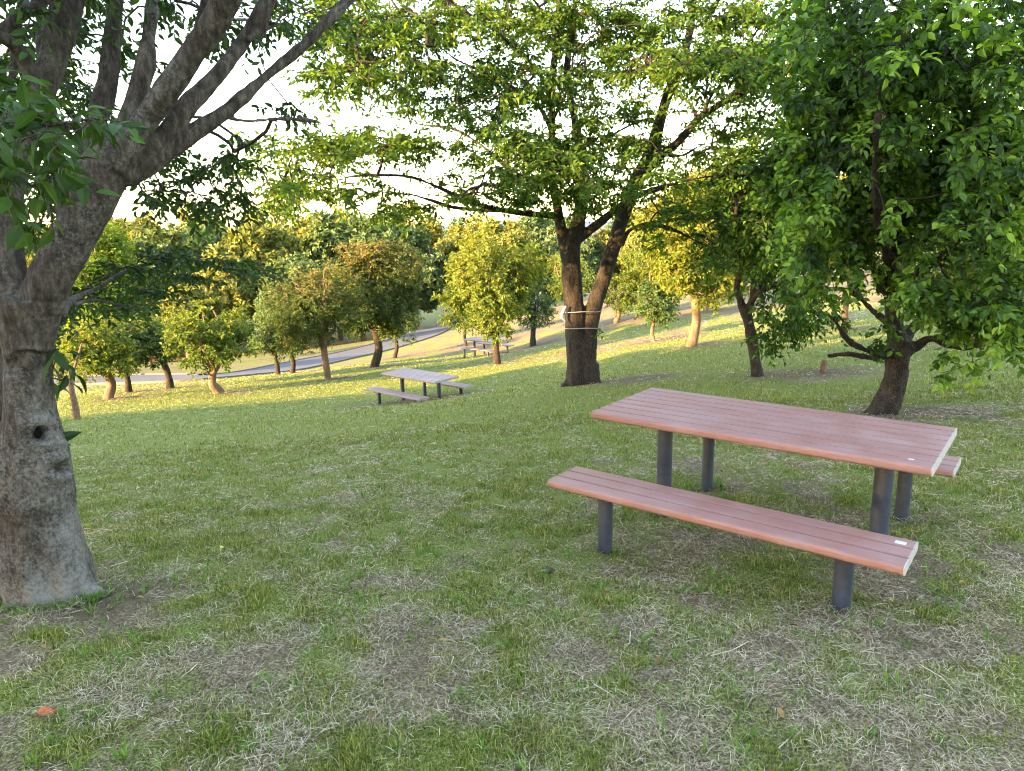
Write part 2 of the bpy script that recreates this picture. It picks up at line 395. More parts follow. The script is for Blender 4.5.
def ground_mat():
    m, nt, b = new_mat('ground'); L = nt.links
    a = N(nt, 'ShaderNodeAttribute', attribute_name='cover').outputs['Fac']
    mu = N(nt, 'ShaderNodeAttribute', attribute_name='mulch').outputs['Fac']
    nf = noise(nt, 22, 6, .75); nm = noise(nt, 2.3, 5, .6); nn = noise(nt, 90, 4, .7)
    s = N(nt, 'ShaderNodeMath', operation='MULTIPLY_ADD'); L.new(nf, s.inputs[0]); s.inputs[1].default_value = .5; L.new(a, s.inputs[2])
    s2 = N(nt, 'ShaderNodeMath', operation='MULTIPLY_ADD'); L.new(nm, s2.inputs[0]); s2.inputs[1].default_value = .35; L.new(s.outputs[0], s2.inputs[2])
    straw = ramp(nt, nn, [(.34, (.035, .025, .015)), (.5, (.15, .115, .07)), (.68, (.42, .35, .23))])
    green = ramp(nt, nn, [(.34, (.03, .038, .012)), (.5, (.13, .165, .04)), (.7, (.32, .35, .11))])
    f = ramp(nt, s2.outputs[0], [(.66, (0, 0, 0)), (1.0, (1, 1, 1))])
    col = mixc(nt, f, straw, green)
    soil = ramp(nt, nf, [(.35, (.05, .038, .025)), (.65, (.17, .13, .085))])
    fs = ramp(nt, s2.outputs[0], [(.40, (1, 1, 1)), (.66, (0, 0, 0))])
    col = mixc(nt, N_mul(nt, fs, .5), col, soil)
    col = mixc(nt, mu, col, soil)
    L.new(col, b.inputs['Base Color']); b.inputs['Roughness'].default_value = .95; b.inputs['Specular IOR Level'].default_value = .1
    bp = N(nt, 'ShaderNodeBump'); bp.inputs['Strength'].default_value = .8; bp.inputs['Distance'].default_value = .03
    L.new(nf, bp.inputs['Height']); L.new(bp.outputs[0], b.inputs['Normal']); return m
M['ground'] = ground_mat()

# ------------------------------------------------------------------ generic crown
def lobed_targets(r, centre, radii, n, nl=14, lobe=.42, shell=.55, zmin=None):
    """points near the surface of lobes that fill an ellipsoid"""
    c = rand_dirs(nl, r)*(r.uniform(.25, .95, nl)[:, None]**.6); c = c*(1-lobe*.7)
    li = r.integers(0, nl, n); d = rand_dirs(n, r); rr = lobe*(shell+(1-shell)*r.uniform(0, 1, n))*r.uniform(.6, 1.35, nl)[li]
    p = c[li]+d*rr[:, None]
    p = p*np.asarray(radii)[None]+np.asarray(centre)[None]
    if zmin is not None: p[:, 2] = np.maximum(p[:, 2], zmin+r.uniform(0, .4, n))
    return p

def simple_tree(name, seed, H, cr_, zc, rz, trunk_r, leafm, barkm, n=260, sub=4, per=7, L=.11, W=.06, sl=.3, fork=.35, lean=(0, 0), nl=12, limbs=5, tint_top=None, lobe=.42, tintbase=.5, k=8, low_limbs=False, orient=.5):
    """a tree at the origin as (trunk mesh object, crown mesh object) parented to an empty"""
    r = np.random.default_rng(seed); g = Geo()
    fz = H*fork; top = np.array([lean[0], lean[1], 0])
    base = np.array([0, 0, -.15]); fk = np.array([lean[0]*.5, lean[1]*.5, fz])
    mid = fk*.5+np.array([r.normal()*.06, r.normal()*.06, 0]); nodes = []
    p, q = smooth_path([base, base*.3+[0, 0, .12], mid, fk], [trunk_r*1.45, trunk_r*1.1, trunk_r*.9, trunk_r*.85], .12*H/4); tube(g, p, q, k+2, wob=3/H*2, seed=seed)
    ctr = np.array([lean[0], lean[1], zc]); nodes.append(fk[None])
    for i in range(limbs):
        a = 2*math.pi*(i+r.uniform(-.25, .25))/limbs; el = r.uniform(.15, .75) if i else 1.3
        tgt = ctr+np.array([math.cos(a)*cr_*.62*math.cos(el), math.sin(a)*cr_*.62*math.cos(el), rz*(.15+.42*math.sin(el))-(.25*rz if low_limbs and i % 2 else 0)])
        b1 = fk*(1-.4)+tgt*.4+r.normal(size=3)*.12*cr_*.5; b1[2] -= .08*cr_
        b2 = fk*.25+tgt*.75+r.normal(size=3)*.10*cr_*.5
        p, q = smooth_path([fk-[0, 0, .05], b1, b2, tgt], np.array([.62, .42, .27, .12])*trunk_r, .2*H/4); tube(g, p, q, k-1, wob=4/H*2, seed=seed+i)
        nodes.append(p[len(p)//3:])
    tg = lobed_targets(r, ctr, (cr_, cr_, rz), n, nl, lobe)
    A, B, ra, rb, td = grow(np.concatenate(nodes), tg, r, r0=trunk_r*.035, rmax=trunk_r*.3)
    twig_tubes(g, A, B, ra, rb, 4)
    lg = Geo(); out = unit(tg-ctr)
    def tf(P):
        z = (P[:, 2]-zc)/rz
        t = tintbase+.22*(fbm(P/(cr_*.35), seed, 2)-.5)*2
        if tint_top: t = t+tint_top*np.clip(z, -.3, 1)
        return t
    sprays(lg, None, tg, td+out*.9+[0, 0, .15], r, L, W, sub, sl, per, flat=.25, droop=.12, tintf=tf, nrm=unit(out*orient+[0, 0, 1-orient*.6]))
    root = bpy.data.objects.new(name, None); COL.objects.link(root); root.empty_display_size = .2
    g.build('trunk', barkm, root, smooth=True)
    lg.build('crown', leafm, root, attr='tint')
    return root
def place(root, loc, label, cat, group, rz=0, sc=1., first=False, name=None):
    if first: o = root
    else:
        o = root.copy(); COL.objects.link(o)
        for ch in root_children[root]:
            c = ch.copy(); COL.objects.link(c); c.parent = o
    o.location = tuple(map(float, loc)); o.rotation_euler = (0, 0, rz); o.scale = (sc,)*3 if np.isscalar(sc) else tuple(sc)
    o['label'] = label; o['category'] = cat; o['group'] = group
    return o
root_children = {}
SPECIES = {}
def species(key, **kw):
    SPECIES[key] = dict(kw=kw, root=None)
def put(key, px, py, label, group, rz=0, sc=1., loc=None, cat='tree'):
    s = SPECIES[key]
    p = ground_at(px, py) if loc is None else np.array([loc[0], loc[1], height(loc[0], loc[1])[0]])
    if s['root'] is None:
        s['root'] = simple_tree(**s['kw']); root_children[s['root']] = [c for c in bpy.data.objects if c.parent == s['root']]
        o = place(s['root'], p, label, cat, group, rz, sc, True)
    else: o = place(s['root'], p, label, cat, group, rz, sc)
    return o, p

# ------------------------------------------------------------------ LEFT FOREGROUND TREE
def foreground_tree():
    Y0 = 3.3
    base = at(56, 594, Y0); base[2] = height(base[0], base[1])[0]
    mpp = lambda Y: Y/F/ .97     # metres per pixel at depth
    def limb(lst):
        pts = [at(x, y, Y) for x, y, Y, w in lst]; rad = [w/2*Y/F*.99 for x, y, Y, w in lst]; return pts, rad
    L_ = []
    L_.append(limb([(60, 640, 3.3, 96), (56, 600, 3.3, 84), (46, 565, 3.3, 80), (39, 520, 3.3, 74), (37, 478, 3.3, 72), (34, 440, 3.3, 58), (31, 400, 3.3, 46), (28, 360, 3.3, 44), (27, 325, 3.3, 50), (31, 298, 3.3, 54)]))
    L_.append(limb([(20, 600, 3.55, 50), (-8, 500, 3.6, 34), (-12, 400, 3.62, 30), (-14, 300, 3.65, 28), (-30, 150, 3.7, 24), (-60, 0, 3.8, 18)]))
    # root flares
    for (x, y, w) in ((108, 603, 12), (10, 604, 20), (84, 612, 18), (44, 616, 20)):
        L_.append(limb([(50, 545, 3.3, 36), ((50+x)/2, 580, 3.28, 26), (x, y, 3.25, w)]))
    # left stem
    L_.append(limb([(34, 330, 3.3, 40), (14, 285, 3.32, 30), (9, 240, 3.35, 24), (9, 195, 3.4, 23), (24, 140, 3.5, 22), (46, 80, 3.6, 22), (64, 20, 3.7, 27), (82, -60, 3.8, 24), (100, -170, 3.9, 22)]))
    L_.append(limb([(42, 100, 3.6, 14), (20, 52, 3.5, 13), (-6, 34, 3.4, 12), (-60, 10, 3.3, 9)]))
    L_.append(limb([(-10, 40, 3.45, 12), (22, 14, 3.5, 12), (52, -8, 3.6, 11), (90, -60, 3.7, 9)]))
    # right stem
    L_.append(limb([(31, 340, 3.3, 38), (48, 288, 3.3, 39), (74, 238, 3.32, 41), (92, 198, 3.34, 48), (110, 162, 3.36, 44), (124, 142, 3.38, 34)]))
    L_.append(limb([(92, 205, 3.35, 26), (84, 165, 3.42, 22), (94, 128, 3.5, 19), (107, 85, 3.56, 19), (113, 30, 3.65, 19), (116, -40, 3.75, 16), (110, -160, 3.9, 10)]))       # B
    L_.append(limb([(118, 165, 3.36, 24), (128, 128, 3.4, 18), (138, 95, 3.45, 15), (147, 50, 3.5, 13), (153, 0, 3.6, 13), (160, -80, 3.8, 10)]))        # C
    L_.append(limb([(114, 165, 3.33, 32), (139, 130, 3.33, 22), (162, 98, 3.32, 20), (187, 62, 3.3, 21), (212, 24, 3.28, 25), (232, -12, 3.25, 27), (270, -90, 3.2, 24)]))      # D
    L_.append(limb([(190, 60, 3.34, 12), (203, 25, 3.4, 12), (212, -20, 3.5, 10)]))
    L_.append(limb([(120, 178, 3.37, 26), (162, 138, 3.42, 15), (188, 106, 3.5, 15), (218, 74, 3.6, 15), (242, 44, 3.7, 15), (262, 12, 3.7, 16), (300, -50, 3.8, 13)]))        # E
    L_.append(limb([(126, 178, 3.37, 22), (168, 154, 3.45, 13), (196, 132, 3.5, 13), (228, 110, 3.6, 13), (262, 80, 3.7, 12), (300, 48, 3.8, 12), (340, 8, 3.9, 12), (390, -50, 4.0, 9)]))  # F
    L_.append(limb([(246, 40, 3.62, 7), (272, 27, 3.75, 5), (300, 16, 3.9, 4.5), (330, 0, 4.1, 4)]))
    L_.append(limb([(222, 116, 3.58, 5), (245, 121, 3.7, 4), (285, 119, 3.9, 3.5), (318, 122, 4.1, 3), (352, 134, 4.3, 2.5)]))
    # small stems behind
    L_.append(limb([(62, 250, 3.5, 9), (60, 180, 3.6, 10), (52, 130, 3.8, 10), (42, 60, 4.0, 9), (40, 0, 4.2, 8)]))
    L_.append(limb([(6, 170, 3.42, 8), (12, 80, 3.6, 7), (18, 20, 3.8, 7)]))
    root = empty('zelkova_tree', base, 'large grey multi-stemmed tree with knotholes in its trunk, cut off by the photo edge', 'tree')
    k1 = at(38, 434, 3.20); k2 = at(56, 468, 3.22); k3 = at(26, 352, 3.20); k4 = at(40, 478, 3.19)
    toc = unit(-base[None])[0]
    def post(co, no):
        w = co+base
        d = (fbm(w*3.2, 5, 4)-.5)*.045
        ang = w[:, 0]*14
        low = np.clip((1.0-(w[:, 2]-base[2]))/1.0, 0, 1)
        d += low*(fbm(np.c_[w[:, 0]*9, w[:, 1]*9, w[:, 2]*1.6], 8, 3)-.5)*.10
        d += (fbm(w*16, 15, 3)-.5)*.010
        for kk, rr, hole in ((k1, .075, .026), (k2, .06, .018)):
            q = w-kk; dx = q@RIGHT; dz = q@UP; face = (no@FWD) < .1
            dd = np.hypot(dx, dz*.9)
            d += face*(.019*np.exp(-((dd-rr*.72)/(rr*.34))**2)-.005*np.exp(-(dd/(rr*.5))**2))
            hx = np.hypot(dx/.5, dz/1.1); d -= face*.13*np.exp(-(hx/hole)**4)
        q = w-k3; dx = q@RIGHT; dz = q@UP; face = (no@FWD) < .1
        arc = dz-.02+dx*dx*7
        d += face*(np.abs(dx) < .10)*(.018*np.exp(-(arc/.012)**2)-.020*np.exp(-((arc+.028)/.018)**2))
        for yy in (300, 318, 366, 505, 512):
            z0 = at(38, yy, 3.3)[2]; d -= .006*np.exp(-((w[:, 2]-z0+np.sin(w[:, 0]*23+yy)*.012)/.009)**2)
        return co+no*d[:, None]
    remesh_limbs('trunk', L_, .011, M['bark_fore'], root, base, post, 5, 24)
    for kk, sx_, sz_ in ((k1, .006, .019),):  # dark solid ellipsoid set in the knot for the shade inside the hole
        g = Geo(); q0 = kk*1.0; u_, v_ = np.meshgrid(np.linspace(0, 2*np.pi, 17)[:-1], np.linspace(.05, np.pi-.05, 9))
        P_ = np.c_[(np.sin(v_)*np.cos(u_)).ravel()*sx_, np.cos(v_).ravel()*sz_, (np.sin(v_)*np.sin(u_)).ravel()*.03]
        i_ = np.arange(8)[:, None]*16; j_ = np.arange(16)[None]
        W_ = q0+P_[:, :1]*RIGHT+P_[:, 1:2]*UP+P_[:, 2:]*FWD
        g.add(W_, np.stack([i_+j_, i_+(j_+1) % 16, i_+16+(j_+1) % 16, i_+16+j_], -1).reshape(-1, 4)); g.build('knothole_shade', M['hole_shade'], root, smooth=True, off=base)
    # foliage
    r = np.random.default_rng(11); tg = []
    def patch(px0, px1, py0, py1, y0, y1, n):
        x = r.uniform(px0, px1, n); y = r.uniform(py0, py1, n); Y = r.uniform(y0, y1, n)
        for a in zip(x, y, Y): tg.append(at(*a))
    patch(-60, 110, -60, 25, 3.4, 4.8, 26)
    patch(60, 270, -120, -20, 3.2, 5.2, 46)
    patch(120, 235, 125, 160, 4.0, 5.0, 10)
    patch(130, 215, 165, 205, 4.2, 5.2, 12)
    patch(205, 262, 135, 195, 4.6, 5.4, 9)
    patch(60, 130, 30, 120, 4.3, 5.5, 14)
    patch(150, 250, 0, 30, 4.2, 5.5, 9)
    patch(250, 330, -10, 30, 4.4, 5.6, 9)
    patch(255, 300, 60, 110, 4.4, 5.2, 2)
    patch(20, 60, 150, 230, 4.2, 5.4, 18)
    patch(0, 45, 30, 120, 4.2, 5.4, 14)
    patch(-60, 30, 240, 300, 4.6, 6.0, 14)
    tg = np.array(tg)
    nodes = np.concatenate([smooth_path(p, q, .12)[0] for p, q in L_[4:]])
    # limb leaving to the right behind the trunk, low dark sprays over the lawn
    low = [at(x, y, Y) for x, y, Y in ((60, 318, 3.5), (72, 300, 3.9), (98, 288, 4.3), (128, 270, 4.8), (165, 262, 5.2), (215, 262, 5.6), (262, 268, 5.9))]
    lp, lr = smooth_path(low, [.022, .018, .014, .011, .009, .006, .004], .1)
    low2 = [at(x, y, Y) for x, y, Y in ((70, 306, 3.8), (95, 300, 4.2), (130, 306, 4.6), (175, 300, 5.0))]
    lp2, lr2 = smooth_path(low2, [.012, .010, .007, .004], .1)
    g = Geo(); tube(g, lp, lr, 8); tube(g, lp2, lr2, 7)
    A, B, ra, rb, td = grow(nodes, tg, r, r0=.003, rmax=.03); twig_tubes(g, A, B, ra, rb, 5)
    t2 = []
    for x, y, n, sx, sy in ((120, 268, 4, 25, 6), (165, 258, 6, 30, 7), (210, 262, 6, 26, 7), (245, 268, 4, 18, 5), (90, 290, 4, 22, 8), (150, 290, 4, 28, 6), (118, 308, 3, 26, 5), (60, 300, 3, 12, 16), (185, 275, 3, 20, 5)):
        for _ in range(n): t2.append(at(x+r.normal()*sx*.6, y+r.normal()*sy*.6, 4.3+(x/262)*1.2+r.normal()*.25))
    t2 = np.array(t2); A, B, ra, rb, td2 = grow(np.r_[lp, lp2], t2, r, r0=.0025, rmax=.01); twig_tubes(g, A, B, ra, rb, 4)
    lg = Geo(); tf = lambda P: .42+.5*(fbm(P/.5, 4, 2)-.5)
    sprays(lg, g, tg, td, r, .062, .026, 5, .26, 9, .45, .22, tf, fine=True, twr=.0018)
    sprays(lg, g, t2, td2+[.4, .3, 0], r, .062, .027, 5, .26, 9, .75, .12, tf, fine=True, twr=.0018)
    # big bright leaves close to the lens, on a hanging branch
    br = [at(x, y, Y) for x, y, Y in ((-120, 60, 2.3), (-60, 95, 2.1), (0, 118, 1.95), (50, 125, 1.85), (95, 118, 1.85), (125, 122, 1.9))]
    bp_, brr = smooth_path(br, [.012, .009, .007, .005, .003, .002], .06); tube(g, bp_, brr, 7)
    br2 = [at(x, y, Y) for x, y, Y in ((-60, 120, 2.1), (-10, 165, 2.0), (30, 185, 1.95), (60, 190, 1.95))]
    bq, bqr = smooth_path(br2, [.007, .005, .003, .002], .06); tube(g, bq, bqr, 6)
    t3 = []
    for x, y, n, s in ((-5, 125, 9, 20), (35, 112, 8, 16), (78, 112, 4, 12), (5, 170, 8, 15), (38, 180, 4, 10), (0, 90, 4, 10), (-20, 150, 8, 15), (100, 120, 1, 5)):
        for _ in range(n): t3.append(at(x+r.normal()*s, y+r.normal()*s*.8, 1.9+r.normal()*.12))
    t3 = np.array(t3); A, B, ra, rb, td3 = grow(np.r_[bp_, bq], t3, r, r0=.0013, rmax=.004); twig_tubes(g, A, B, ra, rb, 4)
    sprays(lg, g, t3, td3+[.5, 0, 0], r, .064, .026, 2, .11, 4, .5, .3, lambda P: .5+0*P[:, 0], fine=2, twr=.0012)
    # shoot with large dark leaves low on the trunk
    t4 = np.array([at(50+r.normal()*8, 372+r.normal()*22, 3.35+r.uniform(-.05, .1)) for _ in range(7)])
    sh = [at(44, 395, 3.4), at(52, 372, 3.35), at(58, 350, 3.35)]; p, q = smooth_path(sh, [.006, .004, .002], .04); tube(g, p, q, 6)
    A, B, ra, rb, td4 = grow(p, t4, r, r0=.0013, rmax=.004); twig_tubes(g, A, B, ra, rb, 4)
    sprays(lg, g, t4, td4+[1.2, 0, -.2], r, .11, .045, 1, .12, 4, .4, .35, lambda P: .25+0*P[:, 0], fine=2, twr=.0012)
    g.build('branches', M['bark_fore'], root, smooth=True, off=base)
    lg.build('crown', M['leaf_fore'], root, attr='tint', off=base)
    mulch.append((base[0]+.2, base[1]-.1, .30))
M['hole_shade'] = plain('hole_shade', (.006, .005, .004), 1., 0)  # near-black colour standing in for shade in the trunk hole
foreground_tree()

# ------------------------------------------------------------------ CENTRE TREE
def centre_tree():
    base = ground_at(583, 384); Y0 = base[1]; k = Y0/F
    def limb(lst):
        pts = [at(x, y, Y0+dy) for x, y, dy, w in lst]; rad = [w/2*(Y0+dy)/F*.91 for x, y, dy, w in lst]; return pts, rad
    L_ = []
    L_.append(limb([(582, 392, 0, 30), (578, 384, 0, 24), (576, 360, 0, 23), (576, 330, 0, 23), (573, 300, 0, 22), (571, 270, 0, 20), (572, 244, 0, 19), (575, 232, 0, 17)]))
    L_.append(limb([(586, 392, 0, 22), (588, 384, 0, 17), (588, 350, 0, 19), (591, 320, 0, 19), (597, 300, 0, 18), (606, 270, .1, 16), (616, 238, .2, 15.5), (626, 208, .3, 15), (638, 176, .4, 14), (652, 150, .5, 14), (666, 100, .6, 11), (677, 76, .7, 10), (690, 30, .8, 9), (694, -20, .9, 8), (698, -80, 1, 6)]))
    L_.append(limb([(603, 388, -.1, 8), (596, 382, -.05, 11), (592, 365, 0, 14)]))
    L_.append(limb([(563, 389, 0, 8), (570, 382, 0, 10), (576, 365, 0, 12)]))
    L_.append(limb([(568, 262, 0, 14), (562, 235, 0, 10.5), (557, 205, 0, 10), (553, 185, 0, 9.5), (552, 130, 0, 8), (552, 90, .1, 7), (556, 40, .2, 6), (560, -20, .3, 5), (560, -80, .3, 3)]))
    L_.append(limb([(574, 238, 0, 16), (579, 218, 0, 14.5), (583, 191, 0, 13), (580, 150, .1, 10), (572, 105, .2, 8), (567, 70, .3, 7), (574, 20, .4, 6), (580, -60, .5, 4)]))
    L_.append(limb([(560, 216, 0, 7), (535, 214, -.2, 6.5), (508, 211, -.4, 6), (473, 203, -.8, 5.5), (438, 187, -1.2, 4.5), (410, 177, -1.5, 3.5), (375, 175, -1.8, 3), (330, 177, -2.1, 2.3), (290, 172, -2.3, 1.8)]))
    L_.append(limb([(500, 211, -.4, 4), (457, 208, -.6, 4), (430, 200, -.8, 3.2), (405, 194, -1.0, 2.6), (363, 197, -1.2, 2), (335, 204, -1.3, 1.5)]))
    L_.append(limb([(555, 192, 0, 5), (530, 180, .4, 4.5), (512, 171, .8, 4), (481, 145, 1.2, 3.4), (453, 129, 1.6, 3), (418, 124, 2, 2.2), (385, 116, 2.3, 1.6)]))
    L_.append(limb([(552, 132, 0, 6), (540, 108, -.2, 5), (524, 95, -.4, 4.6), (496, 78, -.8, 4.2), (457, 60, -1.2, 3.6), (438, 47, -1.4, 3), (400, 42, -1.7, 2.2), (360, 30, -2, 1.6)]))
    L_.append(limb([(552, 95, 0, 4.5), (530, 62, -.4, 3.6), (500, 35, -.8, 3), (470, 15, -1.1, 2.6), (430, -10, -1.4, 2)]))
    L_.append(limb([(576, 240, 0, 12), (590, 230, 0, 9), (613, 212, -.1, 9), (637, 196, -.3, 7), (680, 182, -.5, 4.5), (705, 177, -.7, 4), (735, 175, -.9, 3), (770, 168, -1.1, 2)]))
    L_.append(limb([(638, 178, .4, 11), (662, 155, .1, 9), (682, 138, -.1, 8.5), (698, 119, -.2, 8), (722, 103, -.4, 7), (742, 93, -.6, 6), (775, 76, -.9, 4.5), (815, 55, -1.2, 3)]))
    L_.append(limb([(698, 119, -.2, 5), (690, 104, 0, 4), (678, 92, .2, 3), (664, 70, .4, 2)]))
    L_.append(limb([(703, 114, -.2, 5), (712, 95, 0, 4.5), (724, 80, .2, 4), (740, 55, .4, 3), (765, 20, .6, 2.4)]))
    L_.append(limb([(707, 106, -.2, 4), (707, 80, 0, 4), (712, 50, .2, 3), (720, 10, .3, 2.4)]))
    L_.append(limb([(620, 245, .1, 8), (630, 230, 0, 5), (650, 224, -.2, 4), (676, 231, -.4, 3.2), (700, 243, -.6, 2.6), (722, 250, -.8, 2)]))
    L_.append(limb([(657, 150, .5, 6), (680, 156, .9, 4), (700, 146, 1.3, 3), (725, 140, 1.6, 2)]))
    L_.append(limb([(553, 120, 0, 4), (565, 95, -.3, 4), (572, 70, -.5, 3.4), (575, 52, -.6, 3), (600, 30, -.8, 2.2)]))
    L_.append(limb([(690, 30, .8, 5), (706, 20, .7, 4), (718, 0, .6, 4), (740, -40, .5, 3)]))
    L_.append(limb([(583, 170, .1, 5), (600, 145, .5, 4), (630, 125, .9, 3), (650, 118, 1.2, 2)]))
    root = empty('cherry_tree', base, 'tall dark-barked double-trunked tree with spreading limbs and two pale cords round its trunk', 'tree')
    def post(co, no):
        w = co+base
        d = (fbm(w*2.5, 3, 3)-.5)*.05+(fbm(np.c_[w[:, 0]*11, w[:, 1]*11, w[:, 2]*2.2], 5, 3)-.5)*.05*np.clip(2.6-(w[:, 2]-base[2]), .25, 1)
        return co+no*d[:, None]
    remesh_limbs('trunk', L_, .022, M['bark_brown'], root, base, post, 3, 16)
    r = np.random.default_rng(5); nodes = np.concatenate([smooth_path(p, q, .25)[0] for p, q in L_[4:]]+[smooth_path(*L_[1], .25)[0][-12:]])
    # layered clumps of sprays: (px, py, half width px, half height px, dY centre, n)
    tg = []
    def layer(px, py, sx, sy, dy, n, sdy=.8):
        for _ in range(int(n*1.02)):
            tg.append(at(px+np.clip(r.normal()*.6, -1.2, 1.2)*sx, py+np.clip(r.normal()*.6, -1.3, 1.3)*(sy+3), Y0+dy+r.normal()*sdy))
    for a in [(575, 170, 75, 22, -1.6, 44), (600, 195, 60, 10, -1.4, 20), (520, 180, 60, 12, -1.2, 22), (470, 196, 50, 8, -1.2, 12),
              (430, 150, 65, 10, -.6, 22), (370, 142, 55, 10, -1.4, 20), (310, 150, 55, 10, -2.0, 22), (290, 182, 50, 8, -2.0, 16), (345, 190, 45, 8, -1.6, 13), (300, 204, 30, 6, -1.8, 5), (395, 208, 30, 6, -1.4, 7),
              (430, 95, 60, 12, -.8, 22), (375, 60, 50, 22, -1.6, 34), (360, 20, 55, 18, -1.4, 34), (420, 20, 70, 20, -.6, 44), (500, 20, 80, 20, 0, 46), (580, 15, 70, 22, .4, 44), (480, 65, 60, 16, -.4, 34),
              (530, 95, 55, 18, -.4, 34), (600, 70, 60, 18, .2, 30), (640, 35, 60, 20, .5, 34), (610, 115, 50, 14, 0, 22), (660, 60, 50, 12, -.6, 20), (720, 60, 60, 9, -1.4, 42), (700, 73, 70, 7, -1.2, 26), (780, 55, 50, 12, -1.2, 30),
              (720, 15, 60, 15, .4, 34), (790, 10, 60, 18, .2, 28), (505, 130, 40, 14, -.8, 20), (645, 155, 40, 12, 1.0, 18), (700, 150, 50, 10, .8, 18), (730, 130, 40, 12, .8, 18), (760, 110, 40, 16, .8, 20), (760, 170, 50, 14, .8, 24),
              (690, 190, 60, 10, 1.6, 20), (680, 215, 30, 6, -.6, 7), (715, 250, 24, 7, -.8, 6), (650, 232, 18, 5, -.6, 3), (340, 75, 30, 14, -2.2, 10), (330, 25, 24, 20, -2.2, 10), (540, 150, 40, 14, -.8, 18),
              (570, -40, 240, 22, .5, 130), (780, 90, 40, 10, 0, 14), (820, 80, 40, 30, .5, 20), (590, 142, 60, 10, -.6, 18)]:
        layer(*a)
    tg = np.array(tg)
    g = Geo(); A, B, ra, rb, td = grow(nodes, tg, r, sag=.10, r0=.0055, rmax=.045, twist=.10); twig_tubes(g, A, B, ra, rb, 5)
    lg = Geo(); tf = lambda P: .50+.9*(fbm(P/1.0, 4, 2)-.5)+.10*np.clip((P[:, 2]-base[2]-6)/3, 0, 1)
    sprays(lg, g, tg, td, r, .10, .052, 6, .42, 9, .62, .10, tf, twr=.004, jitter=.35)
    t5 = np.array([at(*a) for a in ((602, 333, Y0-.4), (598, 336, Y0-.4))]); A, B, ra, rb, td5 = grow(np.array([at(594, 338, Y0-.1)]), t5, r, r0=.006); twig_tubes(g, A, B, ra, rb, 4)
    sprays(lg, g, t5, td5, r, .09, .05, 2, .12, 4, .5, .1, lambda P: .3+0*P[:, 0])
    g.build('branches', M['bark_brown'], root, smooth=True, off=base)
    lg.build('crown', M['leaf_zelkova'], root, attr='tint', off=base)
    # two cords and a tag round the trunk
    for yy, xs in ((310, (563, 600)), (326, (563, 602))):
        c = at(sum(xs)/2, yy, Y0+.05); rx = (xs[1]-xs[0])/2*k*1.04; gg = Geo(); th = np.linspace(0, 2*math.pi, 41)
        ring = np.c_[c[0]+rx*np.cos(th), c[1]+.37*np.sin(th), c[2]+.012*np.sin(th*3)]; tube(gg, ring, .007, 6, cap=False)
        gg.build('cord', M['cord'], root, smooth=True, off=base)
    gg = Geo(); a = at(565, 309, Y0-.22); b = at(566, 325, Y0-.22)
    p, q = smooth_path([a+[.02, 0, .05], a+[-.03, 0, -.04], a*.5+b*.5+[-.06, 0, 0], b+[0, 0, .05]], [.02, .033, .028, .01], .03); tube(gg, p, q, 8, wob=20)
    gg.build('cloth_tie', M['cloth'], root, smooth=True, off=base)
    mulch.append((base[0]+.5, base[1]-.1, .9))
M['cord'] = plain('cord', (.25, .25, .24), .7); M['cloth'] = plain('cloth', (.30, .32, .35), .8)
centre_tree()

